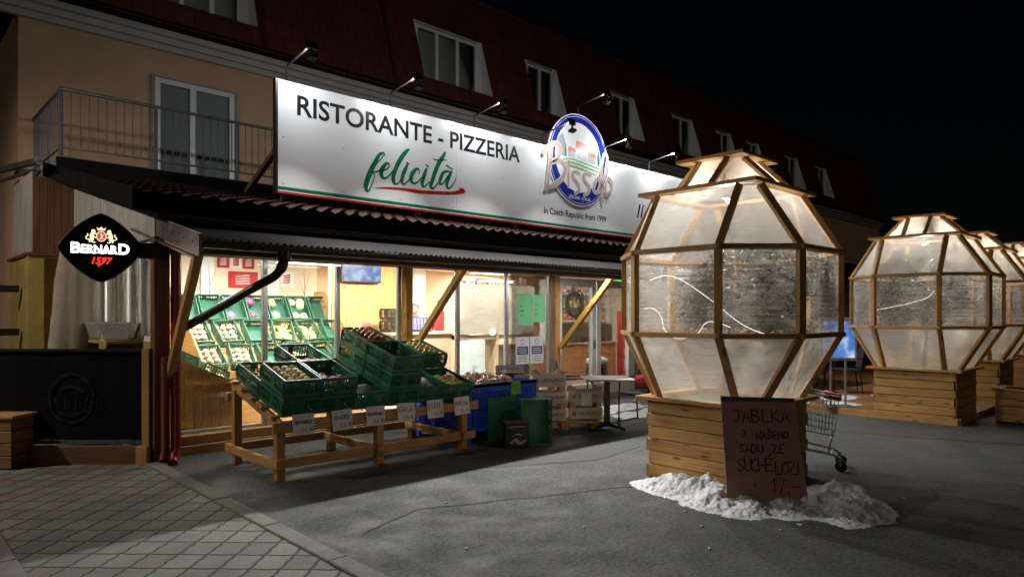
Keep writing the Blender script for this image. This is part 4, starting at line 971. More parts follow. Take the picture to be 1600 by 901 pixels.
bag_roll(tops[(4, 'front')] @ Matrix.Translation((.08, -.0, .0)) @ Matrix.Rotation(1.2, 4, 'Z'), 'roll of white plastic bags lying across dark red apples in the fifth crate')
# price cards hung on the front rail
cards = [(3.13, 'JONAGOLD', '24,90'), (3.555, 'IDARED', '24,90'), (3.95, 'BRAEBURN', '24,90'), (4.34, 'GALA', '24,9'), (4.74, 'FUJI', '24,9'), (5.13, 'HVĚZDA', '24,9')]
for i, (x, a, b) in enumerate(cards):
    c = empty('price_card', (x, 6.245, .535), 0, 'white handwritten price card reading %s on the front rail of the apple table' % a.capitalize(), 'price card', 'handwritten cards on the apple table', rot=(rad(-6), rad(random.uniform(-3, 3)), 0))
    mb = MB(); mb.span(-.115, .115, -.002, .0, -.105, .10); mb.build('card', PAPER, c)
    n = len(a); fn = lambda p, q, t: (p, -.0035, q)
    hk = min(.058, .19 / (n * .9) * 1.4 * .8)
    mb = hand(a, fn, -.095, .005, hk, .0075, .19 / n / (hk / 1.4)); mb.build('lettering', INK, c)
    mb = hand(b, fn, -.03, -.075, .04, .006, 1.1); hand('kg', fn, .08, -.075, .022, .003, 1, mb=mb); mb.build('price', INK, c)

# ------------------------------------------------------------------ blue pallet bin with bagged potatoes
bx = empty('pallet_bin', (5.36, 6.45, 0), 0, 'big blue slotted plastic pallet bin full of bagged apples', 'bin')
WX, WY, HZ = 1.24, 1.12, .73
body = MB()
body.span(0, WX, 0, WY, .12, .15)
def binwall(fx, ln):
    fx(0, ln, .12, .20, .035); fx(0, ln, .64, HZ, .035); fx(0, ln, HZ - .035, HZ, .05)
    for a, b in ((0, .10), (ln / 2 - .05, ln / 2 + .05), (ln - .10, ln)): fx(a, b, .0, .64, .04)
    x = .12
    while x < ln - .12: fx(x, x + .018, .2, .64, .02); x += .034
    fx(.10, ln - .10, .40, .46, .025)
binwall(lambda a, b, z0, z1, t: body.span(a, b, 0, t, z0, z1), WX); binwall(lambda a, b, z0, z1, t: body.span(a, b, WY - t, WY, z0, z1), WX)
binwall(lambda a, b, z0, z1, t: body.span(0, t, .05 + a, .05 + b, z0, z1), WY - .1); binwall(lambda a, b, z0, z1, t: body.span(WX - t, WX, .05 + a, .05 + b, z0, z1), WY - .1)
body.build('body', BLUE, bx)
mb = MB(); mb.span(.05, WX - .05, .05, WY - .05, .50, .56); mb.build('inner_tray', BLUE, bx)
for k, (x, y, z, r) in enumerate(((.26, .30, .66, .17), (.58, .26, .66, .17), (.92, .34, .67, .18), (.34, .68, .70, .19), (.74, .74, .70, .19), (1.02, .80, .68, .16))):
    g = empty('fruit_bag', (5.36 + x, 6.45 + y, z), 0, None, None, 'bags of fruit in the blue bin')
    tag(g, 'tied clear plastic bag of apples, %s of the blue bin' % ['front left corner', 'front middle', 'front right corner', 'back left corner', 'back middle', 'back right corner'][k], 'bag')
    mb = MB(); mb.ball((0, 0, .0), r, 1, 1, .62, 14, .35); mb.tube([(.02, 0, r * .55), (.03, .01, r * .75), (.06, .02, r * 1.0)], [.03, .015, .04], 8, cap=False); mb.build('bag', BAGM, g, smooth_=True)
    for j in range(22):
        a = random.uniform(0, 6.28); e = random.uniform(.1, 1.3); q = r * .78
        p = Vector((q * math.cos(a) * math.cos(e), q * math.sin(a) * math.cos(e), q * .62 * math.sin(e)))
        o = bpy.data.objects.new('apple', AR if (j + k) % 3 else AY); COL.objects.link(o); o.parent = g; o.location = p; o.rotation_euler = (random.random() * 3, random.random() * 3, 0)
note = empty('green_note', (6.20, 6.44, .655), 0, 'small green handwritten note hung on the blue bin', 'note')
mb = MB(); mb.span(-.085, .085, -.003, .0, -.09, .085); mb.build('card', mat('bright_green_card', (.16, .50, .06), .7), note)
mb = hand('GALA', lambda a, b, t: (a, -.005, b), -.06, .01, .035, .004, 1.15); hand('24,9', lambda a, b, t: (a, -.005, b), -.03, -.05, .035, .004, 1.15, mb=mb); mb.build('lettering', INK, note)

# ------------------------------------------------------------------ upright green crates and slate box in front of the bin
FR = math.atan2(-.38, .685)
def upright(c, label, flip):
    M = Matrix.Translation((c[0], c[1], .285)) @ Matrix.Rotation(FR, 4, 'Z') @ Matrix.Rotation(rad(90 if flip else -90), 4, 'X')
    if not flip: M = Matrix.Translation((c[0] + .07, c[1] + .14, .285)) @ Matrix.Rotation(FR, 4, 'Z') @ Matrix.Rotation(rad(-90), 4, 'X')
    crate(label, M, 'upright crates in front of the blue bin')
upright((5.80, 6.20), 'left upright green crate before the blue bin, solid base to the front', False)
upright((6.10, 6.02), 'right upright green crate before the blue bin, open side to the front', True)
sb = empty('slate_box', (5.73, 5.95, 0), FR, 'small black chalk covered box on the ground before the green crate', 'box')
mb = MB(); mb.span(-.15, .15, -.06, .06, .0, .30); mb.build('body', BLACKM, sb, bevel=.008)
mb = MB(); mb.span(-.155, .155, -.065, .065, .30, .325); mb.build('lid', OLDW, sb, bevel=.004)
mb = MB(); fn = lambda a, b, t: (a, -.0635, b)
mb.ribbon([(-.10, .255, .012), (.0, .262, .014), (.10, .258, .01)], fn, 0, 2); mb.ribbon([(-.08, .07, .03), (-.02, .10, .05), (.03, .06, .045), (.09, .09, .03)], fn, 0, 3); mb.ribbon([(-.05, .16, .01), (.02, .17, .02), (.06, .15, .01)], fn, 0, 3)
mb.build('chalk_marks', mat('chalk', (.30, .30, .31), .9, var=.5, scale=40), sb)

# ------------------------------------------------------------------ wooden fruit boxes on a pallet
pr = math.atan2(-.6, .8)
pal = empty('pallet', (7.2, 6.52, 0), pr, 'short wooden pallet under the printed fruit boxes', 'pallet')
mb = MB()
for y in (-.14, .05, .24): mb.span(-.52, .50, y - .045, y + .045, .095, .12)
mb.build('deck', PINE, pal, bevel=.003)
for y in (-.13, .23):
    for x in (-.46, 0, .44): mb = MB(); mb.span(x - .05, x + .05, y - .045, y + .045, 0, .093); mb.build('block', PINE, pal, bevel=.003)
def fruitbox(loc, label, seal=True):
    b = empty('fruit_box', loc, pr, label, 'fruit box', 'printed wooden fruit boxes')
    w_, d_, h_ = .235, .15, .235
    mb = MB(); mb.span(-w_, w_, -d_, -d_ + .008, .02, .175); mb.span(-w_, w_, d_ - .008, d_, .02, .175); mb.span(-w_, -w_ + .008, -d_ + .008, d_ - .008, .02, .15); mb.span(w_ - .008, w_, -d_ + .008, d_ - .008, .02, .15); mb.build('side_board', GREYPRINT, b)
    for sx in (-1, 1):
        for sy in (-1, 1): mb = MB(); mb.span(sx * (w_ - .05) - .035, sx * (w_ - .05) + .035, sy * (d_ - .025) - .016, sy * (d_ - .025) + .016, 0, h_); mb.build('corner_post', CRATEW, b)
    mb = MB(); mb.span(-w_ + .01, w_ - .01, -d_ + .01, d_ - .01, .015, .022); mb.build('base', CRATEW, b)
    fn = lambda a, c, t: (a, -d_ - .0025, c)
    text_mb('LEONARDI', fn, -.115, .075, .32, .052, 0, shear=.15, bold=.01).build('lettering', INK, b)
    text_mb('italia 1981', fn, .06, .042, .13, .018, 0).build('small_lettering', INK, b)
    mb = MB(); mb.poly([fn(-.175 + .032 * math.cos(i * .35), .095 + .036 * math.sin(i * .35), 0) for i in range(18)]); mb.build('fruit_print', ORANGEV, b)
    return b
GREYPRINT = mat('printed_white_board', (.60, .57, .55), .7, var=.12)
ax = Vector((.8, -.6, 0))
L0 = Vector((6.98, 6.60, .122)); R0 = Vector((7.46, 6.36, .122)) + Vector((.02, .0, 0))
for k, l in enumerate(('bottom', 'middle', 'topmost')): fruitbox(L0 + Vector((0, 0, k * .238)), 'printed wooden fruit box beside the blue bin, %s of its stack of three' % l)
for k, l in enumerate(('lower', 'upper')): fruitbox(R0 + Vector((0, 0, k * .238)), 'printed wooden fruit box by the bistro table, %s of its stack of two' % l)
lb = empty('box_label', (6.62, 7.0, .78), pr, 'loose white printed box side leaning behind the blue bin', 'box board')
mb = MB(); mb.span(-.2, .2, -.004, .004, 0, .115); mb.build('board', GREYPRINT, lb); text_mb('LEONARDI', lambda a, c, t: (a, -.006, c), -.12, .045, .24, .03, 0).build('lettering', INK, lb)
mb = MB(); mb.span(-.19, .19, .01, .15, -.02, .0); mb.beam((0, .08, -.02), (0, .08, -.78), .3, .12); mb.build('support_box', BLACKP, lb)
pc = empty('price_note', (R0.x - .01 + -.6 * .16, R0.y - .8 * .165, .46), pr, 'curled white paper note on the upper fruit box by the bistro table', 'note')
mb = MB(); mb.span(-.075, .075, -.004, -.001, -.13, .06); mb.build('paper', PAPER, pc); hand('24', lambda a, b, t: (a, -.006, b), -.04, -.02, .03, .003, 1.2).build('lettering', INK, pc)

# ------------------------------------------------------------------ bistro table and chairs
bt = empty('bistro_table', (7.62, 6.06, 0), rad(-43), 'small square bistro table with grey top and black pedestal', 'table')
mb = MB(); mb.span(-.34, .34, -.34, .34, .695, .72); mb.build('tabletop', mat('grey_stone_tabletop', (.36, .35, .34), .4, var=.3, scale=14), bt, bevel=.006)
mb = MB(); mb.span(-.04, .04, -.04, .04, .04, .695); mb.build('column', BLACKM, bt)
mb = MB()
for a in range(4):
    c, s_ = math.cos(a * math.pi / 2 + .785), math.sin(a * math.pi / 2 + .785)
    mb.tube([(0, 0, .07), (c * .2, s_ * .2, .05), (c * .31, s_ * .31, .02)], [.035, .025, .02], 8)
mb.build('foot', BLACKM, bt, smooth_=True)
RATT = mat('black_woven_rattan', (.03, .031, .036), .6, var=.5, scale=60, bump=1, bscale=120)
def make_chair(loc, rz, label):
    c = empty('patio_chair', loc, rz, label, 'chair', 'black patio chairs at the bistro table')   # faces +y
    mb = MB(); mb.span(-.23, .23, -.22, .24, .42, .45); mb.build('seat', RATT, c, bevel=.008)
    mb = MB(); M = Matrix.Translation((0, -.23, .45)) @ Matrix.Rotation(rad(10), 4, 'X'); mb.span(-.22, .22, -.015, .015, .02, .47, M); mb.build('backrest', RATT, c, bevel=.006)
    for s_ in (-1, 1):
        mb = MB(); mb.tube(smooth([(s_ * .25, .25, 0), (s_ * .25, .24, .5), (s_ * .25, .2, .63), (s_ * .25, .1, .66), (s_ * .25, -.1, .66), (s_ * .245, -.28, .66)], 3), .012, 8); mb.build('armrest', BLACKM, c, smooth_=True)
        mb = MB(); mb.tube([(s_ * .235, -.26, 0), (s_ * .235, -.22, .45), (s_ * .225, -.31, .93)], .012, 8); mb.build('leg', BLACKM, c, smooth_=True)
        mb = MB(); mb.tube([(s_ * .24, -.25, .02), (s_ * .24, .25, .02)], .01, 6); mb.build('runner', BLACKM, c, smooth_=True)
    return c
make_chair((7.78, 6.80, 0), rad(-130), 'black woven patio chair at the left side of the bistro table')
make_chair((8.45, 6.05, 0), rad(95), 'black woven patio chair between the bistro table and the big pod')
mb = MB(); mb.span(-.2, .2, -.06, .06, .44, .72); mb.v = [(8.62 + p[0] * .1 + p[1], 6.02 + p[0], p[2]) for p in mb.v]
mb = MB(); mb.tube([(8.60, 5.8, .60), (8.62, 6.0, .60), (8.60, 6.25, .60)], [.09, .12, .09], 10); o = mb.build('blanket', REDB, None, smooth_=True); tag(o, 'red folded blanket on the patio chair beside the big pod', 'blanket')
# ------------------------------------------------------------------ wooden deck on the right
mb = MB(); x = 11.45
DX0, DX1, DY0, DY1 = 11.45, 24, 2.70, 7.6
y = DY0
while y < DY1: mb.span(DX0 + .03, DX1, y, y + .136, .075, .10); y += .142
dk = mb.build('deck', DECKW); dk['kind'] = 'structure'
mb = MB(); mb.span(DX0, DX0 + .03, DY0, DY1, 0, .102); mb.span(DX0 + .03, DX1, DY0 - .03, DY0, 0, .102); o = mb.build('deck_edge', PODW); o['kind'] = 'structure'
# ------------------------------------------------------------------ octagonal timber and film pods
LV = [(.80, .57, .41), (1.42, .93, .434), (2.19, .93, .434), (2.76, .565, .434), (2.815, .55, .145), (3.10, .26, .15)]
def oct8(z, a, w_): return [Vector(p) for p in ((-a, w_, z), (-a, -w_, z), (-w_, -a, z), (w_, -a, z), (a, -w_, z), (a, w_, z), (w_, a, z), (-w_, a, z))]
def film(a, b, c, d, parent):
    """wrinkled sheet between corners a b (foot) c d (head)"""
    nx, ny = 10, 8; mb = MB(); nrm = (b - a).cross(d - a).normalized(); so_ = random.uniform(0, 90); lw, lh = (b - a).length, (d - a).length
    for j in range(ny + 1):
        for i in range(nx + 1):
            s_, t_ = i / nx, j / ny
            p = a.lerp(b, s_).lerp(d.lerp(c, s_), t_); edge = min(1, 5 * min(s_, 1 - s_, t_, 1 - t_))
            mb.v.append(tuple(p + nrm * edge * .016 * noise.noise(Vector((s_ * 2.2 + so_, t_ * 5, so_)))))
    q = nx + 1; ou, ov = random.uniform(0, 30), random.uniform(0, 30)
    for j in range(ny):
        for i in range(nx):
            mb.face([j * q + i, j * q + i + 1, (j + 1) * q + i + 1, (j + 1) * q + i], [(ou + lw * u / nx, ov + lh * v / ny) for u, v in ((i, j), (i + 1, j), (i + 1, j + 1), (i, j + 1))])
    return mb.build('film_panel', FILMC if abs(a.z - 1.42) < .05 else FILM, parent, smooth_=True)
pod = empty('greenhouse_pod', (6.24, 3.45, 0), 0, 'nearest and largest timber framed film pod, with the cardboard board leaning on it', 'pod', 'glowing timber and film pods')
# planter base: six planks a side, set alternately to lap at the corners
HB = .565
for k, R in enumerate([Matrix.Rotation(rad(90 * i), 4, 'Z') for i in range(4)]):
    mb = MB()
    for j in range(6):
        l0 = -HB - (.0 if (j + k) % 2 else -.034); l1 = HB - (.034 if (j + k) % 2 else .0)
        mb.span(-HB, -HB + .03, l0, l1, .008 + j * .125, .008 + j * .125 + .117, R)
    mb.build('plank_wall', PODW, pod, bevel=.004)
mb = MB()
for sx in (-1, 1):
    for sy in (-1, 1): mb.span(sx * (HB - .065) - .03, sx * (HB - .065) + .03, sy * (HB - .065) - .03, sy * (HB - .065) + .03, 0, .75)
mb.span(-HB + .05, HB - .05, -HB + .05, HB - .05, .02, .03)
mb.build('inner_post', OLDW, pod)
def frame(s, wd, z0, z1, name):
    for R in [Matrix.Rotation(rad(90 * i), 4, 'Z') for i in range(4)]:
        mb = MB(); mb.hexa([R @ Vector(p) for p in ((-s, -s, z0), (-s + wd, -s + wd, z0), (-s + wd, s - wd, z0), (-s, s, z0), (-s, -s, z1), (-s + wd, -s + wd, z1), (-s + wd, s - wd, z1), (-s, s, z1))], (wd, 2 * s, z1 - z0)); mb.build(name, PODW, pod, bevel=.003)
frame(.645, .14, .765, .80, 'base_rim')
mb = MB(); mb.span(-.5, .5, -.5, .5, .70, .76); mb.build('soil_bed', SOIL, pod)
frame(.625, .12, 2.775, 2.81, 'upper_rim')
frame(.36, .11, 3.10, 3.132, 'top_rim')
mb = MB(); mb.span(-.26, .26, -.26, .26, 3.125, 3.145); mb.build('top_board', PODW, pod)
rings = [oct8(*l) for l in LV]
mids = [(1, 'ring_beam'), (2, 'ring_beam')]
for li, nm in mids:
    for i in range(8):
        a, b = rings[li][i], rings[li][(i + 1) % 8]; e = (b - a).normalized() * .03
        mb = MB(); mb.beam(a - e, b + e, .075, .042); mb.build(nm, PODW, pod, bevel=.003)
for li, nm, wd in ((0, 'lower_strut', .07), (1, 'post', .07), (2, 'upper_strut', .07), (4, 'cap_strut', .055)):
    for i in range(8):
        a, b = rings[li][i].copy(), rings[li + 1][i].copy()
        if li == 1: a.z += .022; b.z -= .022
        out = Vector((a.x + b.x, a.y + b.y, 0)).normalized()
        mb = MB(); mb.beam(a, b, wd, wd * .75, up=out); mb.build(nm, PODW, pod, bevel=.003)
for li in (0, 1, 2, 4):
    for i in range(8):
        j = (i + 1) % 8
        q = [rings[li][i], rings[li][j], rings[li + 1][j], rings[li + 1][i]]
        c = sum((Vector((p.x, p.y, 0)) for p in q), Vector()) / 4
        q = [p - c.normalized() * .012 for p in q]
        film(*q, pod)
# light bar under the cap
mb = MB(); mb.beam((-.24, -.12, 2.74), (.30, .10, 2.74), .05, .03); lb_ = mb.build('light_bar', BLACKM, pod)
mb = MB(); mb.beam((-.23, -.116, 2.722), (.29, .096, 2.722), .04, .006); mb.build('light_tube', glow('pod_led', (1, .95, .86), 16), lb_)
lamp('pod_light', 'POINT', (.03, 0, 2.62), P_POD, pod, (1, .95, .86), .05)
lamp('pod_light', 'POINT', (.0, .15, 1.15), P_POD * .22, pod, (1, .88, .70), .08)
def olive(seed):
    rnd = random.Random(seed)
    tr = empty('olive_tree', (6.24, 3.45, .76)); tb = MB()
    tb.tube([(0, 0, -.1), (.02, .03, .18), (-.02, .0, .42), (.03, -.04, .66)], [.05, .042, .036, .028], 8)
    tips = []
    for k in range(18):
        a = k * 2.4 + rnd.uniform(-.4, .4); z0 = .46 + .016 * k
        c = Vector((.26 * math.cos(a) + .0, .26 * math.sin(a) - .22, z0 + .18 + .02 * k)); e = c + Vector((.34 * math.cos(a + .3), .34 * math.sin(a + .3), rnd.uniform(-.12, .40)))
        tb.tube([(0.0, -.02, z0), c, e], [.018, .010, .004], 6); tips += [(c, e)]
        for q in range(4):
            s_ = c.lerp(e, rnd.uniform(.0, .9)); e2 = s_ + Vector((rnd.uniform(-.22, .22), rnd.uniform(-.22, .22), rnd.uniform(-.16, .24))); tb.tube([s_, e2], [.005, .002], 4, cap=False); tips.append((s_, e2))
    a, e = Vector((-.05, .0, .55)), Vector((-.56, .32, 1.10)); tb.tube([a, Vector((-.3, .2, .95)), e], [.008, .006, .003], 5); tips.append((Vector((-.42, .26, 1.03)), e))
    tb.build('trunk', BARK, tr, smooth_=True)
    lf = MB()
    for (c, e) in tips:
        for q in range(70):
            p = c.lerp(e, rnd.uniform(-.05, 1.08)) + Vector((rnd.gauss(0, .045), rnd.gauss(0, .045), rnd.gauss(0, .045)))
            r = math.hypot(p.x, p.y)
            lim = .88 if .66 < p.z < 1.44 else max(.4, .88 - (p.z - 1.44) * .65) if p.z >= 1.44 else .62
            if p.x < -.45 and p.y > .05 and rnd.random() < .8: continue
            if r > lim: p.x *= lim / r; p.y *= lim / r
            d = Vector((rnd.gauss(0, 1), rnd.gauss(0, 1), rnd.gauss(0, .8))).normalized(); s_ = d.cross(Vector((rnd.gauss(0, 1), rnd.gauss(0, 1), rnd.gauss(0, 1)))).normalized()
            l, w_ = rnd.uniform(.045, .085), rnd.uniform(.008, .013)
            lf.poly([p - d * l * .5, p + s_ * w_, p + d * l * .5, p - s_ * w_])
    lf.build('crown', LEAF, tr)
    return tr
ol = olive(3); tag(ol, 'grey green olive tree planted inside the nearest film pod', 'olive tree', 'olive trees inside the pods')
def rope(name, pts, parent_loc, label):
    mb = MB(); mb.tube(smooth(pts, 6), .0035, 6); o = mb.build(name, glow('led_rope', (1, .98, .96), 1.5)); o.location = parent_loc; tag(o, label, 'LED strip', 'LED strips in the pods'); return o
RP = [(-.80, .36, 1.93), (-.78, .2, 1.97), (-.72, .05, 1.92), (-.64, -.22, 1.72), (-.50, -.42, 1.52), (-.2, -.52, 1.42), (.3, -.5, 1.40)]
RP2 = [(-.84, .40, 1.66), (-.82, .30, 1.66), (-.81, .22, 1.58), (-.80, .19, 1.46), (-.72, .10, 1.38), (-.72, -.10, 1.43), (-.72, -.18, 1.52), (-.70, -.26, 1.54), (-.62, -.38, 1.49)]
rope('led_strip', RP, (6.24, 3.45, 0), 'upper white LED strip sagging behind the film of the nearest pod')
rope('led_strip', RP2, (6.24, 3.45, 0), 'lower white LED strip looped behind the film of the nearest pod')
pods = [((12.03, 3.28, .0), 90, 'second timber framed film pod, standing whole at the deck corner behind the planter box'), ((15.15, 3.36, .0), 180, 'third timber framed film pod, half hidden behind the second'), ((17.95, 3.30, .0), 90, 'farthest timber framed film pod at the right edge of the photo')]
on = ['second', 'third', 'farthest']
for k, (loc, rz, lab) in enumerate(pods):
    p = dup(pod, loc, rad(0), lab)
    t_ = dup(ol, (loc[0], loc[1], .76), rad([115, 200, 20][k]), 'grey green olive tree planted inside the %s film pod' % on[k]); t_.scale = (1.03, 1.03, 1.14)
    if k < 2:
        rope('led_strip', [(-.6 + .0, .5, 1.68), (-.75, .1, 1.75), (-.78, -.1, 1.80), (-.76, -.25, 1.86), (-.74, -.33, 1.96)], loc, 'white LED strip behind the film of the %s pod' % on[k])

# ------------------------------------------------------------------ cardboard board leaning on the nearest pod
Fv, Rv = Vector((.69, .724, 0)), Vector((.724, -.69, 0))
b0 = Fv * 5.70 + Rv * 1.80
bd = empty('cardboard_sign', (b0.x, b0.y, .0)); tag(bd, 'tall brown cardboard board with handwritten apple offer leaning on the nearest pod', 'sign')
bd.rotation_euler = Euler((rad(-9.5), 0, math.atan2(Rv.y, Rv.x) + rad(.5)))
mb = MB(); mb.hexa([(0, 0, 0), (.68, 0, .0), (.68, .008, .0), (0, .008, 0), (-.015, 0, .92), (.62, 0, .90), (.62, .008, .90), (-.015, .008, .92)], (.68, .008, .92)); mb.build('board', CARD, bd)
fn = lambda a, b, t: (a, -.003, b)
for i, (s_, x, z, h, ad) in enumerate((('JABLKA', .075, .70, .105, 1.12), ('Z', .155, .575, .055, 1), ('NAŠEHO', .27, .56, .06, 1.1), ('SADU', .12, .445, .07, 1.05), ('ZE', .40, .44, .07, 1.15), ('SUCHÉ', .09, .29, .105, .82), ('LOZI', .41, .265, .10, .82))):
    hand(s_, fn, x, z, h, .011, ad, wob=.05).build('lettering', INK, bd)
hand('=', fn, .22, .15, .06, .009, 1).build('lettering', INK, bd); hand('17,-', fn, .36, .11, .12, .012, .9).build('price', INKR, bd)
mb = MB(); mb.ribbon([(.0, .898, .03), (.3, .89, .035), (.6, .88, .03)], fn, 0, 2); mb.build('tape', mat('brown_tape', (.07, .045, .04), .35), bd)

# ------------------------------------------------------------------ snow heap around the board
def heap(name, x0, x1, y0, y1, blobs, label, res=.022, kind=None, amp=1.0, zb=.0, thr=.012):
    nx, ny = int((x1 - x0) / res), int((y1 - y0) / res); mb = MB(); H = {}
    for j in range(ny + 1):
        for i in range(nx + 1):
            x, y = x0 + i * res, y0 + j * res; h = 0
            wx, wy = x + .07 * noise.noise(Vector((x * 4, y * 4, 3))), y + .07 * noise.noise(Vector((x * 4, y * 4, 9)))
            for bx_, by_, r, hh, st in blobs:
                d2 = ((wx - bx_) / r) ** 2 + ((wy - by_) / (r * st)) ** 2
                if d2 < 6: h = max(h, hh * math.exp(-d2 * 1.1)) + .12 * min(h, hh * math.exp(-d2 * 1.1))
            n = noise.fractal(Vector((x * 6, y * 6, 1.7)), .8, 2.1, 5); n2 = noise.noise(Vector((x * 26, y * 26, 5)))
            h = h * (1 + .55 * n) + (.020 * n2 + .014 * noise.noise(Vector((x * 55, y * 55, 2)))) * amp * (1 if h > .02 else 0) - thr - .012 * n
            H[i, j] = max(h, -.01)
    idx = {}
    for j in range(ny):
        for i in range(nx):
            q = [(i, j), (i + 1, j), (i + 1, j + 1), (i, j + 1)]
            if max(H[p] for p in q) <= 0: continue
            f = []
            for p in q:
                if p not in idx:
                    idx[p] = len(mb.v); mb.v.append((x0 + p[0] * res, y0 + p[1] * res, zb + H[p] + .003))
                f.append(idx[p])
            mb.face(f)
    o = mb.build(name, SNOW, None, smooth_=True); tag(o, label, 'snow', None, kind); return o
heap('snow_heap', 4.95, 6.95, 1.45, 4.35, [(5.42, 3.66, .17, .07, 1.2), (5.43, 3.5, .22, .13, 1.2), (5.46, 3.2, .20, .17, 1.3), (5.33, 3.0, .24, .13, 1.2), (5.28, 2.75, .2, .09, 1.), (5.55, 2.5, .25, .08, 1), (5.85, 2.35, .2, .13, 1), (6.0, 2.25, .25, .15, 1), (6.2, 2.38, .22, .11, 1), (5.75, 2.1, .26, .12, .8), (5.92, 2.02, .2, .08, .8), (6.1, 2.55, .2, .09, 1.)], 'dirty white snow heap at the foot of the cardboard board and nearest pod', res=.014)
for (x, y) in ((3.95, 3.35), (3.6, 4.6), (4.85, 3.05), (4.2, 2.45), (4.95, 2.3), (4.6, 2.75), (3.0, 3.6), (5.05, 2.9)):
    mb = MB(); mb.ball((0, 0, .006), .012, 1.3, .9, .45, 8, .5); o = mb.build('snow_crumb', SNOW, None, smooth_=True); o.location = (x, y, 0); o.rotation_euler.z = random.random() * 6; tag(o, 'small crumb of trodden snow lying on the open dark asphalt', 'snow crumb', 'snow crumbs on the asphalt')
heap('snow_patch', 11.5, 14.5, 3.9, 7.2, [(12.0, 4.55, .3, .03, .9), (12.9, 4.9, .5, .03, .5), (13.3, 5.5, .6, .03, .5), (12.4, 5.6, .45, .025, .6), (14.0, 4.5, .4, .03, .5)], 'thin trodden snow and ice on the deck by the screen', res=.03, zb=.10, amp=.4)
heap('snow_patch', 7.9, 10.6, 5.6, 8.2, [(8.7, 7.2, .5, .035, .6), (9.5, 7.3, .6, .035, .5), (9.0, 6.6, .5, .03, .5), (9.9, 6.7, .5, .03, .5)], 'thin trodden snow on the ground before the shop door', res=.03, amp=.4)

# ------------------------------------------------------------------ shopping cart behind the pod
ct = empty('shopping_cart', (7.27, 3.15, 0), math.atan2(-.94, .35) - rad(90), 'wire shopping cart with red corner caps, half hidden behind the nearest pod', 'shopping cart')  # local +y = front
mb = MB()
def lerp3(a, b, t): return tuple(a[i] + (b[i] - a[i]) * t for i in range(3))
TR = [(-.27, -.45, .92), (-.20, .36, .74), (.20, .36, .74), (.27, -.45, .92)]; BR = [(-.22, -.35, .46), (-.16, .32, .36), (.16, .32, .36), (.22, -.35, .46)]
mb.tube(TR, .010, 6, closed=True)
mb2 = MB()
mb2.tube(BR, .006, 6, closed=True)
for q in range(4):
    a0, a1, c0, c1 = TR[q], TR[(q + 1) % 4], BR[q], BR[(q + 1) % 4]
    n = 22 if q in (0, 2) else 11
    for k in range(1, n): mb2.tube([lerp3(a0, a1, k / n), lerp3(c0, c1, k / n)], .0028, 4, cap=False)
    for k in range(1, 6): mb2.tube([lerp3(a0, c0, k / 6), lerp3(a1, c1, k / 6)], .003, 4, cap=False)
for k in range(1, 14): mb2.tube([lerp3(BR[0], BR[1], k / 14), lerp3(BR[3], BR[2], k / 14)], .0028, 4, cap=False)
mb.build('rim', STEEL, ct, smooth_=True); mb2.build('basket', STEEL, ct)
mb = MB()
for s_ in (-1, 1): mb.tube(smooth([(s_ * .27, -.45, .92), (s_ * .25, -.42, .55), (s_ * .24, -.36, .30), (s_ * .21, .0, .22), (s_ * .17, .30, .17), (s_ * .16, .36, .12)], 4), .013, 8)
mb.tube([(-.24, -.36, .30), (.24, -.36, .30)], .011, 6); mb.tube([(-.17, .3, .17), (.17, .3, .17)], .011, 6); mb.tube([(-.2, -.3, .3), (-.2, -.3, .45)], .01, 6); mb.tube([(.2, -.3, .3), (.2, -.3, .45)], .01, 6); mb.tube([(-.16, .26, .18), (-.14, .3, .37)], .01, 6); mb.tube([(.16, .26, .18), (.14, .3, .37)], .01, 6)
mb.build('chassis', STEEL, ct, smooth_=True)
for (x, y) in ((-.16, .38), (.16, .38), (-.23, -.40), (.23, -.40)):
    mb = MB(); mb.cyl((x - .014, y, .058), (x + .014, y, .058), .058, 16); wh = mb.build('wheel', BLACKP, ct, smooth_=True, angle=40)
    mb = MB(); mb.beam((x - .022, y - .02, .14), (x - .022, y, .058), .006, .03); mb.beam((x + .022, y - .02, .14), (x + .022, y, .058), .006, .03); mb.span(x - .026, x + .026, y - .04, y, .13, .15); mb.build('fork', STEEL, wh)
mb = MB()
for s_ in (-1, 1): mb.tube([(s_ * .21, .22, .775), (s_ * .203, .345, .75), (s_ * .17, .368, .745), (s_ * .08, .37, .745)], .02, 8)
mb.tube([(-.27, -.47, .94), (.27, -.47, .94)], .016, 8); mb.build('red_cap', mat('red_plastic', (.20, .008, .02), .35), ct, smooth_=True)

# ------------------------------------------------------------------ lit screen on two legs, planter box, deck furniture
sc = empty('menu_screen', (11.62, 4.42, .10), rad(-46), 'lit blue picture screen on two grey legs standing on the deck', 'screen')
mb = MB(); mb.span(-.30, .30, 0, .06, .75, 1.46); mb.build('case', mat('grey_case', (.25, .26, .28), .4), sc, bevel=.008)
def screen_mat():
    m = bpy.data.materials.new('winter_picture_screen'); t, b = nodes(m); tc = N(t, 'TexCoord'); n = N(t, 'TexNoise', i_Scale=3.2, i_Detail=5); L(t, tc.outputs['Object'], n.inputs['Vector'])
    r = ramp(t, n.outputs[0], [(.35, (.03, .08, .30)), (.5, (.10, .25, .65)), (.62, (.55, .70, .95)), (.75, (.9, .95, 1))]); L(t, r.outputs[0], b.inputs['Emission Color']); b.inputs['Emission Strength'].default_value = .9; b.inputs['Base Color'].default_value = (.02, .02, .03, 1); b.inputs['Roughness'].default_value = .15; return m
mb = MB(); mb.poly([(-.26, -.003, .80), (.26, -.003, .80), (.26, -.003, 1.40), (-.26, -.003, 1.40)]); mb.build('display', screen_mat(), sc)
mb = MB(); mb.cyl((-.12, .03, .01), (-.12, .03, .75), .018, 8); mb.cyl((.12, .03, .01), (.12, .03, .75), .018, 8); mb.build('leg', STEEL, sc)
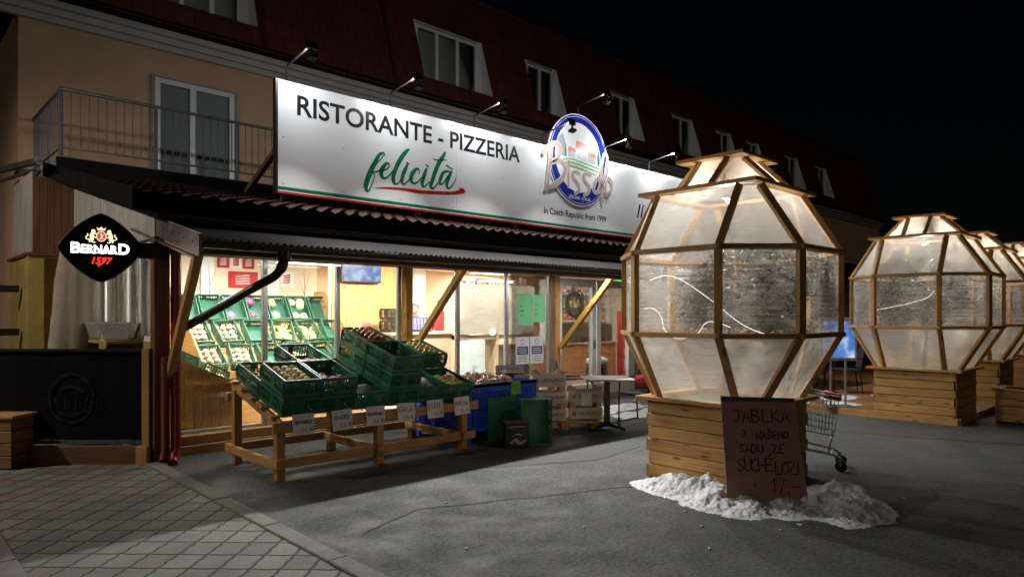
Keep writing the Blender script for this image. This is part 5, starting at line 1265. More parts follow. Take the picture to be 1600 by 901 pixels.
mb = MB(); mb.span(-.25, .25, -.16, .2, 0, .012); mb.build('base_plate', STEEL, sc)
pb = empty('planter_box', (12.30, 1.80, 0), 0, 'low dark timber planter box with pale rim at the right edge', 'planter')
mb = MB()
for k in range(4):
    z0, z1 = .02 + k * .115, .02 + k * .115 + .11
    mb.span(0, .03, -.62, .62, z0, z1); mb.span(.62, .65, -.62, .62, z0, z1); mb.span(.03, .62, -.62, -.59, z0, z1); mb.span(.03, .62, .59, .62, z0, z1)
mb.build('plank_wall', PODW, pb, bevel=.003)
mb = MB(); mb.span(-.03, .10, -.66, .66, .48, .505); mb.span(.55, .68, -.66, .66, .48, .505); mb.span(.10, .55, -.66, -.55, .48, .505); mb.span(.10, .55, .55, .66, .48, .505); mb.build('rim', PODW, pb, bevel=.003)
mb = MB(); mb.span(.04, .61, -.58, .58, .35, .38); mb.build('soil', SOIL, pb)
for (x, y, rz, l) in ((13.2, 5.7, 100, 'black patio chair on the deck nearest the lit screen'), (14.0, 5.2, 30, 'black patio chair at the middle of the deck'), (14.6, 6.1, 200, 'black patio chair farthest back on the deck')):
    make_chair((x, y, .10), rad(rz), l)['group'] = 'black patio chairs on the dark deck'
# ------------------------------------------------------------------ beer sign on the corner post
bs = empty('beer_sign', (1.80, 8.06, 2.29), math.atan2(-.24, .97), 'black rounded diamond beer sign with lit white lettering on a bracket at the corner post', 'sign')
def dia(rx, rz, n=72, e=1.32):
    out = []
    for i in range(n):
        a = i * 2 * math.pi / n; c, s_ = math.cos(a), math.sin(a)
        k = (abs(c) ** e + abs(s_) ** e) ** (-1 / e); out.append((rx * k * c, rz * k * s_))
    return out
mb = MB(); mb.prism(dia(.365, .345), lambda a, b, t: (a, t, b), -.055, .055); mb.build('case', mat('gloss_black_acrylic', (.006, .006, .007), .12), bs)
mb = MB(); P_ = dia(.370, .350); mb.tube([(a, -.05, b) for a, b in P_], .008, 6, closed=True); mb.build('rim', BLACKP, bs, smooth_=True)
fn = lambda a, b, t: (a, -.0565 - t, b)
WL, RL, GL = glow('white_lit_letter', (1, .97, .93), 3.2), glow('red_lit_letter', (1, .03, .02), 2.0), glow('cream_lit_print', (1, .80, .52), 1.15)
mb = MB(); text_mb('B', fn, -.265, -.055, .086, .108, 0, bold=.035, mb=mb); text_mb('ERNAR', fn, -.178, -.055, .325, .086, 0, bold=.035, mb=mb); text_mb('D', fn, .152, -.055, .100, .108, 0, bold=.035, mb=mb)
for x, wd in ((-.268, .04), (-.182, .03), (-.115, .03), (-.05, .03), (.02, .03), (.085, .03), (.148, .03)): mb.poly([fn(x, -.055, .0004), fn(x + wd, -.055, .0004), fn(x + wd, -.047, .0004), fn(x, -.047, .0004)])
mb.build('lettering', WL, bs)
mb = MB(); text_mb('1597', fn, -.085, -.162, .185, .068, 0, bold=.02, shear=.3, mb=mb); mb.ribbon([(.0, -.165, .014), (-.03, -.178, .010), (-.02, -.19, .006)], fn, 0, 3); mb.build('year_lettering', RL, bs)
mb = MB()
for s_ in (-1, 1):
    q = lambda *p: [(a * s_, b, w_) for a, b, w_ in p]
    mb.ribbon(q((.075, .155, .03), (.085, .12, .036), (.08, .085, .03)), fn, 0, 3)        # body
    mb.ribbon(q((.065, .165, .034), (.072, .172, .034)), fn, 0, 1)                          # head
    mb.ribbon(q((.07, .14, .014), (.048, .145, .012), (.04, .13, .010)), fn, 0, 2); mb.ribbon(q((.07, .115, .014), (.05, .105, .012)), fn, 0, 2)
    mb.ribbon(q((.075, .09, .018), (.085, .07, .016), (.075, .058, .014), (.055, .055, .010)), fn, 0, 3); mb.ribbon(q((.09, .09, .018), (.105, .075, .014), (.10, .058, .012)), fn, 0, 3)
    mb.ribbon(q((.095, .09, .010), (.125, .085, .010), (.135, .105, .012), (.118, .125, .012), (.122, .14, .010)), fn, 0, 4)
mb.poly([fn(a, b, 0) for a, b in ((-.032, .178), (.032, .178), (.042, .212), (.02, .196), (.0, .220), (-.02, .196), (-.042, .212))])
mb.build('lion_crest', GL, bs)
mb = MB(); mb.poly([fn(.046 * math.cos(i * .2618), .118 + .054 * math.sin(i * .2618), .0006) for i in range(24)]); mb.build('crest_shield', GL, bs)
mb = MB(); mb.poly([fn(.038 * math.cos(i * .2618), .118 + .046 * math.sin(i * .2618), .0012) for i in range(24)]); mb.build('crest_field', glow('red_lit_field', (.75, .08, .10), .8), bs)
mb = MB(); mb.ribbon([(-.012, .09, .008), (.004, .115, .012), (-.004, .145, .010)], fn, .0018, 3); mb.ribbon([(.004, .115, .007), (.02, .13, .006)], fn, .0018, 2); mb.ribbon([(.0, .10, .007), (.018, .095, .006)], fn, .0018, 2); mb.build('crest_lion', GL, bs)
mb = MB(); mb.span(.34, .62, -.035, .035, -.09, .075); mb.build('bracket', BLACKM, bs)

# ------------------------------------------------------------------ terrace windscreen on the left
FA, FB = Vector((2.27, 8.06, 0)), Vector((.86, 9.40, 0))
fz = empty('terrace_windscreen', tuple(FB), math.atan2(FA.y - FB.y, FA.x - FB.x), 'black fabric windscreen with faded round print in a timber frame', 'fence')
LN = (FA - FB).length
mb = MB(); mb.span(0, LN - .10, -.02, .02, .24, 1.20); 
mb = MB()
nx = 40
for i in range(nx):
    xa, xb = (LN - .08) * i / nx, (LN - .08) * (i + 1) / nx; f_ = lambda x: .008 * math.sin(x * 9) + .004 * math.sin(x * 23)
    mb.poly([(xa, f_(xa), .25), (xb, f_(xb), .25), (xb, f_(xb) * .3, 1.205), (xa, f_(xa) * .3, 1.205)])
mb.build('fabric', FENCEF, fz, smooth_=True)
mb = MB(); mb.span(LN - .08, LN, -.04, .04, 0, 1.24); mb.build('post', PINE, fz, bevel=.004)
mb = MB(); mb.span(-.04, .04, -.04, .04, 0, 1.24); mb.build('post', PINE, fz, bevel=.004)
mb = MB(); mb.span(.04, LN - .08, -.03, .03, 1.205, 1.235); mb.build('top_rail', BLACKM, fz)
mb = MB(); mb.span(-.1, LN - .10, -.10, -.04, .0, .20); mb.build('base_plank', BROWNW, fz, bevel=.005)
mb = MB(); mb.span(LN - .098, LN + .02, -.13, -.045, .0, .20); mb.build('base_block', PINE, fz, bevel=.005)
mb = MB(); mb.span(.04, LN - .09, -.012, -.006, .205, .25); mb.build('skirt', mat('wrinkled_clear_skirt', (.10, .10, .10), .2, var=.6, scale=18), fz)
fn = lambda a, b, t: (a, -.016, b); cx_, cz_ = LN * .56, .70
mb = MB(); mb.ribbon([(cx_ + .24 * math.cos(i * .26), cz_ + .26 * math.sin(i * .26), .03 + .01 * math.sin(i * 2.1)) for i in range(25)], fn, 0, 2)
mb.ribbon([(cx_ - .12, cz_ + .1, .05), (cx_, cz_ + .13, .04), (cx_ + .12, cz_ + .08, .05)], fn, 0, 3); mb.ribbon([(cx_ - .15, cz_ - .14, .03), (cx_, cz_ - .19, .04), (cx_ + .15, cz_ - .13, .03)], fn, 0, 3)
for k in range(6): 
    x = cx_ - .30 + k * .115; mb.ribbon([(x, cz_ - .10, .014), (x + .015, cz_ + .02, .016)], fn, 0, 1); mb.ribbon([(x, cz_ - .1, .012), (x + .05, cz_ - .09, .012), (x + .05, cz_ - .02, .012)], fn, 0, 1)
mb.build('faded_print', FENCEL, fz)
# planter at the far left edge
pl = empty('planter_box', (1.051, 8.946, 0), math.atan2(-.69, .724), 'small brown plank planter cut off at the left edge of the photo', 'planter')
mb = MB()
for k in range(4): mb.span(-.55, .25, -.17, .17, .02 + k * .13, .14 + k * .13)
mb.build('plank_wall', DECKW, pl, bevel=.004)
mb = MB(); mb.span(-.58, .28, -.19, .19, .53, .56); mb.build('rim', PINE, pl, bevel=.004)
# closed parasol in canvas cover
um = empty('closed_parasol', (1.80, 9.75, 0)); tag(um, 'closed parasol wrapped in a beige canvas cover behind the windscreen', 'parasol'); um.rotation_euler = (rad(2), rad(2.5), 0)
mb = MB(); n = 28
prof = [(.21, .35), (.25, .9), (.25, 1.3), (.235, 1.55), (.225, 1.60), (.21, 2.0), (.17, 2.35), (.12, 2.56), (.03, 2.62)]
for j, (r, z) in enumerate(prof):
    for k in range(n):
        a = 2 * math.pi * k / n; rr = r * (1 + .10 * math.sin(a * 5 + z * 1.5) + .05 * math.sin(a * 11 + z)); mb.v.append((rr * math.cos(a), rr * math.sin(a), z))
for j in range(len(prof) - 1):
    for k in range(n): mb.face([j * n + k, j * n + (k + 1) % n, (j + 1) * n + (k + 1) % n, (j + 1) * n + k])
mb.build('cover', CANVAS, um, smooth_=True)
mb = MB(); mb.cyl((0, 0, 0), (0, 0, 2.5), .03, 10); mb.build('pole', STEEL, um)
mb = MB(); mb.span(-.3, .3, -.3, .3, 0, .08); mb.build('base', CONC, um, bevel=.01)
# tapered planters hung on the side window sill
POT = mat('light_grey_plastic_pot', (.34, .33, .34), .6, var=.15)
for k, (y, l) in enumerate((((2.04, 9.52), 'pale grey tapered flower pot on the sill, farther from the shop corner'), ((2.17, 8.86), 'pale grey tapered flower pot on the sill, nearer to the shop corner'))):
    p = empty('flower_pot', (y[0], y[1], 1.315), rad(46), l, 'flower pot', 'flower pots on the side window sill')
    mb = MB(); mb.hexa([(-.09, -.14, 0), (.09, -.14, 0), (.09, .14, 0), (-.09, .14, 0), (-.13, -.20, .20), (.13, -.20, .20), (.13, .20, .20), (-.13, .20, .20)], (.3, .4, .22)); mb.build('pot', POT, p, bevel=.01)
    mb = MB(); mb.span(-.12, .12, -.19, .19, .20, .203); mb.build('soil', SOIL, p)
ws = MB(); ws.span(1.97, 2.33, 8.60, 10.2, 1.275, 1.31); o = ws.build('sill_shelf', OCHRE); tag(o, 'ochre wooden sill shelf carrying the grey flower pots', 'shelf')
mb = MB(); mb.span(2.28, 2.335, 8.7, 8.78, 1.05, 1.27); mb.span(2.28, 2.335, 9.9, 9.98, 1.05, 1.27); mb.build('bracket', OCHRE, o)
for z, l in ((1.30, 'lower'), (1.94, 'upper')):
    mb = MB(); mb.span(1.35, 1.70, 12.4, 12.5, z, z + .10); o = mb.build('wall_bar', BLACKM, None, bevel=.01); tag(o, '%s dark bar fixed across the ochre wall at the far left' % l, 'bar')
# unseen street lamp assumed at the left, added to light the wall and paving
sl = empty('street_lamp', (-3.2, 9.4, 0), 0, 'assumed near street lamp on a tall pole, unseen beside the terrace at left', 'street lamp')
mb = MB(); mb.tube(smooth([(0, 0, 0), (0, 0, 4.4), (.12, 0, 4.75), (.55, 0, 4.85)], 4), .045, 10); mb.build('pole', STEEL, sl, smooth_=True)
mb = MB(); mb.span(.45, .95, -.12, .12, 4.84, 4.92); hd_ = mb.build('lamp_head', BLACKM, sl, bevel=.01)
mb = MB(); mb.span(.52, .92, -.10, .10, 4.832, 4.838); mb.build('lens', glow('assumed_street_lens', (1, .88, .70), 30), hd_)
lamp('assumed_street_light', 'SPOT', (.72, 0, 4.78), P_ASSUMED_STREET, sl, (1, .90, .76), .12, aim=(.55, .05, -.83), cone=150, blend=.6)
# distant street lights
for k, (u_, z, l) in enumerate(((.4985, 6.4, 'highest and farthest warm street lamp far off in the dark'), (.4975, 4.3, 'middle warm street lamp far off in the dark'), (.4965, 3.1, 'lowest warm street lamp far off in the dark'))):
    p = Fv * (95 + 9 * k) + Rv * (95 + 9 * k) * u_
    s_ = empty('street_lamp', (p.x, p.y, 0), 0, l, 'street lamp', 'distant street lamps')
    mb = MB(); mb.cyl((0, 0, 0), (0, 0, z), .06, 6); mb.build('pole', BLACKM, s_)
    mb = MB(); mb.ball((0, 0, z), .22, 1, 1, .7, 8); mb.build('lamp_globe', glow('warm_street_light', (1, .55, .18), 6), s_, smooth_=True)
# ------------------------------------------------------------------ inside the shop: vegetable racks
rk = empty('vegetable_rack', (4.55, 10.2, .1), 0, 'long stepped pine vegetable rack along the back inside the window', 'rack')
def K(mb, n, par, m=CLADW, o=(0, 0, 0)): mb.v = [(p[0] - o[0], p[1] - o[1], p[2] - o[2]) for p in mb.v]; return mb.build(n, m, par)
O = (4.55, 10.2, .1)
tiers = [(10.50, 1.46, 56), (9.95, 1.12, 42), (9.42, .82, 34)]
for y, z, tl in tiers:
    a = rad(tl); mb = MB(); mb.beam((3.30, y - .06, z - .03), (5.66, y - .06, z - .03), .03, .09); K(mb, 'front_lip', rk, CLADW, O)
    mb = MB(); mb.hexa([(3.3, y, z - .05), (5.66, y, z - .05), (5.66, y + .45 * math.cos(a), z - .05 + .45 * math.sin(a)), (3.3, y + .45 * math.cos(a), z - .05 + .45 * math.sin(a)), (3.3, y, z - .03), (5.66, y, z - .03), (5.66, y + .45 * math.cos(a), z - .03 + .45 * math.sin(a)), (3.3, y + .45 * math.cos(a), z - .03 + .45 * math.sin(a))], (2.3, .4, .02)); K(mb, 'sloping_shelf', rk, CLADW, O)
for x in (3.27, 5.68):
    mb = MB(); mb.prism([(9.35, .1), (10.95, .1), (10.95, 2.0), (10.6, 2.0), (9.35, .95)], lambda a, b, t: (t, a, b), x, x + .025); K(mb, 'side_panel', rk, CLADW, O)
mb = MB(); mb.span(3.30, 5.66, 9.36, 9.39, .1, .78); K(mb, 'front_panel', rk, CLADW, O)
CM2 = crate_mesh(.318, .45, .15, mat('green_inner_crate', (.025, .12, .075), .4, var=.25, scale=9))
inner = {}
for ti, (y, z, tl) in enumerate(tiers):
    n = [7, 6, 6][ti]
    for k in range(n):
        x = 3.44 + k * (2.1 / (n - 1))
        M = Matrix.Translation((x, y, z)) @ Matrix.Rotation(rad(tl), 4, 'X') @ Matrix.Translation((0, .225, 0)) @ Matrix.Rotation(rad(0 if ti == 0 else random.uniform(-9, 9)), 4, 'Z')
        crate('tilted green vegetable crate inside, %s tier of the long rack, number %d' % (['top', 'middle', 'bottom'][ti], k + 1), M, 'tilted crates on the vegetable rack', CM2); inner[ti, k] = M
def ballmesh(name, m, r, lump=.25, sz=1, n=10):
    mb = MB(); mb.ball((0, 0, 0), r, 1, 1, sz, n, lump); return mb.mesh(name, m, True)
ME = dict(onion=ballmesh('onion', ONION, .042), cauliflower=ballmesh('cauliflower', CAULI, .075, .5), cabbage=ballmesh('cabbage', CABBAGE, .07, .25), purple_cabbage=ballmesh('purple_cabbage', PURPLE, .075, .35), tomato=ballmesh('tomato', TOMATO, .045, .1, .85))
mb = MB(); mb.tube([(-.07, 0, 0), (-.03, .01, .008), (.03, .01, .012), (.08, 0, 0)], [.012, .027, .024, .006], 8); ME['pepper'] = mb.mesh('pepper', PEPPER, True)
def pile(ti, k, kind, n, lay=2):
    me = ME[kind]; r = {'onion': .042, 'cauliflower': .07, 'cabbage': .066, 'purple_cabbage': .07, 'tomato': .043, 'pepper': .034}[kind]
    fill(inner[ti, k], me, kind, n, '%s in the %s tier crate number %d of the vegetable rack' % (kind.replace('_', ' '), ['top', 'middle', 'bottom'][ti], k + 1), kind.replace('_', ' '), 'vegetables on the rack inside', .28, .40, r, .01, front=True, layers=lay)
pile(0, 2, 'purple_cabbage', 2, 1); pile(0, 3, 'purple_cabbage', 3, 1); pile(0, 4, 'cauliflower', 6); pile(0, 5, 'cabbage', 6); pile(1, 0, 'onion', 24); pile(1, 1, 'onion', 14); pile(1, 3, 'pepper', 22); pile(1, 4, 'pepper', 18); pile(2, 0, 'onion', 30); pile(2, 1, 'onion', 28); pile(2, 3, 'pepper', 14); pile(2, 5, 'tomato', 22)
for ti, (y, z, tl) in enumerate(tiers):
    n = [7, 6, 6][ti]
    for k in range(n):
        c = empty('price_tag', (3.44 + k * (2.1 / (n - 1)) + random.uniform(-.05, .05), y - .085, z - .06), 0, 'small white price tag below %s tier crate number %d of the vegetable rack' % (['top', 'middle', 'bottom'][ti], k + 1), 'price tag', 'price tags on the vegetable rack', rot=(rad(-8), rad(random.uniform(-12, 12)), 0))
        mb = MB(); mb.span(-.065, .065, -.002, 0, -.045, .045); mb.build('card', PAPER, c)
        mb = MB(); mb.ribbon([(-.045, .018, .006), (0, .02, .008), (.04, .017, .006)], lambda a, b, t: (a, -.004, b), 0, 1); hand(random.choice(['29', '49', '35', '19']), lambda a, b, t: (a, -.004, b), -.02, -.025, .025, .004, 1.1, mb=mb); mb.build('lettering', INK, c)
# low rack along the left wall with a boarded end next to the glass
lr = empty('low_rack', (2.6, 8.65, .1), 0, 'low sloping boarded rack end just inside the left window pane', 'rack')
O2 = (2.6, 8.65, .1)
mb = MB(); x = 2.60
while x < 3.5:
    e = min(x + .105, 3.5); zt = lambda q: 1.10 - (q - 2.6) * .49
    mb.hexa([(x, 8.65, .1), (e - .004, 8.65, .1), (e - .004, 8.67, .1), (x, 8.67, .1), (x, 8.65, zt(x)), (e - .004, 8.65, zt(e)), (e - .004, 8.67, zt(e)), (x, 8.67, zt(x))], (.1, .02, 1)); x += .105
K(mb, 'boarded_end', lr, CLADW, O2)
mb = MB(); mb.beam((2.58, 8.65, 1.13), (3.54, 8.65, .66), .05, .11, up=(0, 1, 0)); K(mb, 'top_board', lr, CLADW, O2)
mb = MB(); mb.hexa([(2.6, 8.68, 1.05), (3.5, 8.68, .62), (3.5, 9.3, .62), (2.6, 9.3, 1.05), (2.6, 8.68, 1.07), (3.5, 8.68, .64), (3.5, 9.3, .64), (2.6, 9.3, 1.07)], (.9, .6, .02)); K(mb, 'sloping_shelf', lr, CLADW, O2)
for k, (x, z) in enumerate(((2.82, 1.0), (3.20, .81))):
    M = Matrix.Translation((x, 9.0, z)) @ Matrix.Rotation(rad(25.5), 4, 'Y')
    crate('green crate lying on the low rack by the left window, %s' % ['upper one', 'lower one'][k], M, 'crates on the low rack', CM2); inner[9, k] = M
fill(inner[9, 1], ME['onion'], 'onion', 26, 'onion in the lower crate on the low rack by the left window', 'onion', 'vegetables on the rack inside', .28, .40, .042, .01)
# back partition behind the racks, posters on it
pt = MB(); pt.span(2.5, 6.0, 11.45, 11.5, .1, 2.70); o = pt.build('partition_wall', CREAM); tag(o, 'cream partition wall behind the vegetable rack', 'wall')
pm = mat('pink_white_poster', (.62, .5, .47), .6, var=.4, scale=9)
for (x0, x1, z0, z1, m, l) in ((4.22, 4.42, 2.38, 2.58, REDB, 'upper left red square'), (4.44, 4.62, 2.38, 2.58, PAPER, 'upper white square with a mark'), (4.64, 4.84, 2.38, 2.58, REDB, 'upper right red square'), (4.40, 4.90, 2.05, 2.33, REDB, 'wide lower red sheet'), (5.30, 5.55, 2.10, 2.36, PAPER, 'single white sheet with fan pattern')):
    p = empty('poster', ((x0 + x1) / 2, 11.447, (z0 + z1) / 2), 0, 'small poster on the cream partition, ' + l, 'poster', 'posters above the vegetable rack'); w_, h_ = (x1 - x0) / 2, (z1 - z0) / 2
    mb = MB(); mb.span(-w_, w_, -.004, 0, -h_, h_); mb.build('sheet', m, p)
    mb = MB(); 
    for q in range(4): mb.ribbon([(-w_ * .5, -h_ * .5 + q * h_ * .3, .02), (w_ * .4, -h_ * .4 + q * h_ * .32, .03)], lambda a, b, t: (a, -.006, b), 0, 1)
    mb.build('print', pm if m is REDB else REDB, p)
for x in (3.95, 5.05): 
    mb = MB(); mb.span(x, x + .20, 11.38, 11.44, .1, 2.7); o = mb.build('wall_pilaster', WHITEP); tag(o, 'white upright strip on the cream partition, ' + ('left' if x < 4 else 'right') + ' one', 'strip')
for x, l in ((4.0, 'left'), (5.62, 'right')):
    v = empty('bare_twig', (x, 11.2, 1.95)); tag(v, 'bare dark twig standing above the rack, %s one' % l, 'twig', 'bare twigs above the rack')
    mb = MB(); mb.tube([(0, 0, -.2), (.02, 0, .1), (.0, 0, .45)], [.006, .005, .002], 5); mb.tube([(.02, 0, .1), (.10, 0, .35)], [.004, .002], 5); mb.tube([(.01, 0, 0), (-.07, 0, .25)], [.004, .002], 5); mb.build('stem', BARK, v)
# wooden clad wall with tv, notes and black boxes
cw = MB(); x = 5.62
while x < 6.90: cw.span(x, min(x + .128, 6.92), 10.2, 10.23, .1, 2.70); x += .13
o = cw.build('clad_wall', CLADW); tag(o, 'warm pine board wall inside the middle window', 'wall'); mb = MB(); mb.span(5.60, 6.94, 10.235, 10.30, .1, 2.7); mb.build('backing', CREAM, o)
tv = empty('television', (6.12, 10.12, 2.36), 0, 'wall television showing a bluish picture under the ceiling', 'television')
mb = MB(); mb.span(-.38, .38, -.02, .04, -.21, .21); mb.build('case', BLACKP, tv, bevel=.005); mb = MB(); mb.poly([(-.36, -.0235, -.19), (.36, -.0235, -.19), (.36, -.0235, .19), (-.36, -.0235, .19)]); mb.build('display', screen_mat(), tv)
for (x, z, w_, h_, m, l) in ((6.08, 1.47, .11, .13, mat('lime_card', (.45, .65, .12), .7), 'lime green note pinned on the pine board wall'), (6.26, 1.39, .10, .085, mat('pink_card', (.62, .12, .14), .7), 'pink note overlapping the lime one on the pine wall')):
    n_ = empty('wall_note', (x, 10.195 - (.004 if w_ < .105 else 0), z), 0, l, 'note'); mb = MB(); mb.span(-w_, w_, -.003, 0, -h_, h_); mb.build('card', m, n_); mb = MB(); mb.ribbon([(-w_ * .6, 0, .01), (w_ * .5, .01, .014)], lambda a, b, t: (a, -.005, b), 0, 1); mb.build('print', INK, n_)
ctr = empty('checkout_counter', (7.0, 9.75, .1), 0, 'wood fronted checkout counter behind the middle window', 'counter')
mb = MB(); mb.span(-.72, 1.0, -.3, .3, 1.17, 1.21); mb.build('worktop', PALE, ctr, bevel=.004); mb = MB(); mb.span(-.68, .96, -.26, .26, 0, 1.17); mb.build('body', PALE, ctr)
for k in range(2):
    M = Matrix.Translation((6.50, 9.72, 1.32 + k * .20)) @ Matrix.Rotation(.1, 4, 'Z'); crate('black plastic crate on the checkout counter, %s of two' % ['bottom', 'top'][k], M, 'black crates on the counter', CMB if k else globals().setdefault('CMB', crate_mesh(.36, .30, .19, BLACKP)))
lp = empty('laptop', (6.98, 9.62, 1.315), rad(-20), 'small computer with bluish keypad screen on the checkout counter', 'computer')
mb = MB(); mb.span(-.17, .17, -.12, .10, 0, .02); mb.build('keyboard', BLACKP, lp); mb = MB(); mb.hexa([(-.17, .09, .02), (.17, .09, .02), (.17, .105, .02), (-.17, .105, .02), (-.17, .15, .25), (.17, .15, .25), (.17, .165, .25), (-.17, .165, .25)], (.3, .02, .25)); s_ = mb.build('lid', BLACKP, lp)
KEYB = glow('violet_keypad', (.20, .18, .85), .8)
mb = MB()
for i in range(5):
    for j in range(5): x, z = -.14 + i * .06, .04 + j * .04; mb.poly([(x, .093 + (z - .02) * .26 - .006, z), (x + .045, .093 + (z - .02) * .26 - .006, z), (x + .045, .093 + (z + .008) * .26 - .006, z + .028), (x, .093 + (z + .008) * .26 - .006, z + .028)])
mb.build('keypad', KEYB, lp)
# tall shelf backs standing against the right hand panes
su = empty('shelf_unit', (7.56, 9.30, .1), 0, 'grey backed shelf unit standing behind the right window panes', 'shelf')
SHB = wood('grey_shelf_back', (.42, .385, .33), (.36, .33, .28), knots=False)
for x0, x1 in ((.02, .93), (.96, 1.90)):
    mb = MB(); mb.span(x0, x1, 0, .03, 1.16, 2.03); mb.build('back_panel', SHB, su)
mb = MB(); mb.span(0, 1.92, .031, .40, 1.06, 1.14); mb.span(0, 1.92, 0.031, .40, 2.03, 2.05); mb.span(0, .02, .031, .4, 0, 2.03); mb.span(1.90, 1.92, .031, .4, 0, 2.03); mb.span(.93, .96, .0, .4, 0, 2.03); mb.build('carcass', PALE, su)
mb = MB(); mb.span(.03, .62, .0, .02, .22, 1.05); mb.build('pale_panel', mat('pale_blue_white_panel', (.62, .68, .68), .4), su)
mb = MB(); mb.span(1.05, 1.85, .10, .14, .0, .95); mb.build('dark_panel', mat('dark_grey_panel', (.10, .095, .09), .6), su)
pk = [mat('package_' + n_, c, .4, var=.35, scale=25) for n_, c in (('red', (.55, .05, .04)), ('orange', (.65, .28, .05)), ('violet', (.18, .10, .40)), ('white', (.75, .74, .72)), ('brown', (.30, .16, .08)), ('yellow', (.72, .55, .10)), ('green', (.10, .35, .12)), ('pink', (.70, .38, .38)))]
pkn = ['red', 'orange', 'violet', 'white', 'brown', 'yellow', 'green', 'pink']
def pack(x, y, z, where_, group, smax=1.0):
    c = random.randrange(8); w_, d_, h_ = random.uniform(.05, .11) * smax, random.uniform(.04, .08) * smax, random.uniform(.10, .22) * smax
    mb = MB()
    if random.random() < .35: mb.lathe((0, 0, 0), [(w_ * .5, 0), (w_ * .55, .01), (w_ * .55, h_ * .7), (w_ * .3, h_ * .85), (w_ * .3, h_)], 10); sm = True
    else: mb.span(-w_, w_, -d_, d_, 0, h_); sm = False
    o = mb.build('package', pk[c], None, bevel=0 if sm else .008, smooth_=sm); o.location = (x, y, z); o.rotation_euler.z = random.uniform(-.3, .3)
    lb2 = MB(); lb2.span(-w_ * .6, w_ * .6, -d_ - .004 if not sm else -w_ * .56, -d_ - .002 if not sm else -w_ * .50, h_ * .25, h_ * .6); lb2.build('label', pk[(c + 3) % 8], o)
    return tag(o, '%s %s %s' % (pkn[c], 'jar' if sm else 'packet', where_), 'jar' if sm else 'packet', group)
for k in range(15): pack(7.66 + k * .125, 9.50 + random.uniform(-.05, .1), 2.155, 'on top of the shelf unit against the window panes', 'goods on top of the shelf unit', .8)
# notices on the glass
for (x, z, w_, h_, m, l, wr) in ((8.29, 1.685, .165, .255, GPAPER, 'left light green handwritten notice taped inside the right pane', ['OD', 'DNES', '9-17']), (8.64, 1.715, .15, .24, GPAPER, 'right light green handwritten notice taped inside the right pane', ['GALA', '1-5', '24,9']), (8.235, .99, .165, .235, NPAPER, 'left white notice with dark blue box on the right pane', None), (8.585, .99, .165, .235, NPAPER, 'right white notice with dark blue box on the right pane', None)):
    n_ = empty('window_notice', (x, 8.385, z), 0, l, 'notice', 'notices on the right hand pane'); mb = MB(); mb.span(-w_, w_, -.003, 0, -h_, h_); mb.build('sheet', m, n_)
    f2 = lambda a, b, t: (a, -.005, b); mb = MB()
    if wr:
        for i, s2 in enumerate(wr): hand(s2, f2, -w_ * .7, .05 - i * .08, .032, .005, 1.1, mb=mb)
        mb.build('lettering', INK, n_)
    else:
        NB = mat('navy_print', (.03, .045, .16), .6); mb.poly([f2(a, b, 0) for a, b in ((-.13, -.07), (.13, -.07), (.13, .07), (-.13, .07))]); mb.ribbon([(.045 * math.cos(i * .42), .15 + .045 * math.sin(i * .42), .008) for i in range(16)], f2, 0, 1)
        for i in range(3): mb.ribbon([(-.10, -.11 - i * .035, .008), (.10, -.11 - i * .035, .008)], f2, 0, 1)
        mb.build('navy_print', NB, n_); mb = MB()
        for i in range(3): mb.ribbon([(-.10, .035 - i * .035, .012), (.09, .035 - i * .035, .012)], lambda a, b, t: (a, -.0065, b), 0, 1)
        mb.build('white_print', PAPER, n_)
# wreath on the door
wr_ = empty('door_wreath', (9.47, 8.30, 1.80)); tag(wr_, 'bushy green and brown wreath hung on the left door leaf', 'wreath')
mb = MB(); mb.tube([(.19 * math.cos(i * .314), 0, .21 * math.sin(i * .314)) for i in range(20)], .03, 6, closed=True); mb.build('ring', BARK, wr_)
for nm, m, cnt in (('foliage', mat('wreath_green', (.14, .19, .10), .7, var=.5, scale=30), 800), ('dry_foliage', mat('wreath_brown', (.26, .16, .10), .8, var=.5, scale=30), 500)):
    mb = MB()
    for k in range(cnt):
        a = random.uniform(0, 6.283) if nm == 'foliage' else random.gauss(5.6, .9); c = Vector((.19 * math.cos(a), 0, .21 * math.sin(a))); p = c + Vector((random.gauss(0, .055), random.gauss(-.02, .03), random.gauss(0, .055))); d = (p - c + Vector((random.gauss(0, .03),) * 3)).normalized(); s2 = d.cross(Vector((random.gauss(0, 1), random.gauss(0, 1), random.gauss(0, 1)))).normalized(); l = random.uniform(.025, .05)
        mb.poly([p - d * l * .4, p + s2 * .010, p + d * l * .6, p - s2 * .010])
    mb.build(nm, m, wr_)
mb = MB(); mb.ribbon([(0, .21, .02), (-.01, .30, .02), (.0, .36, .02)], lambda a, b, t: (a, -.0, b), 0, 2); mb.build('ribbon', REDB, wr_)
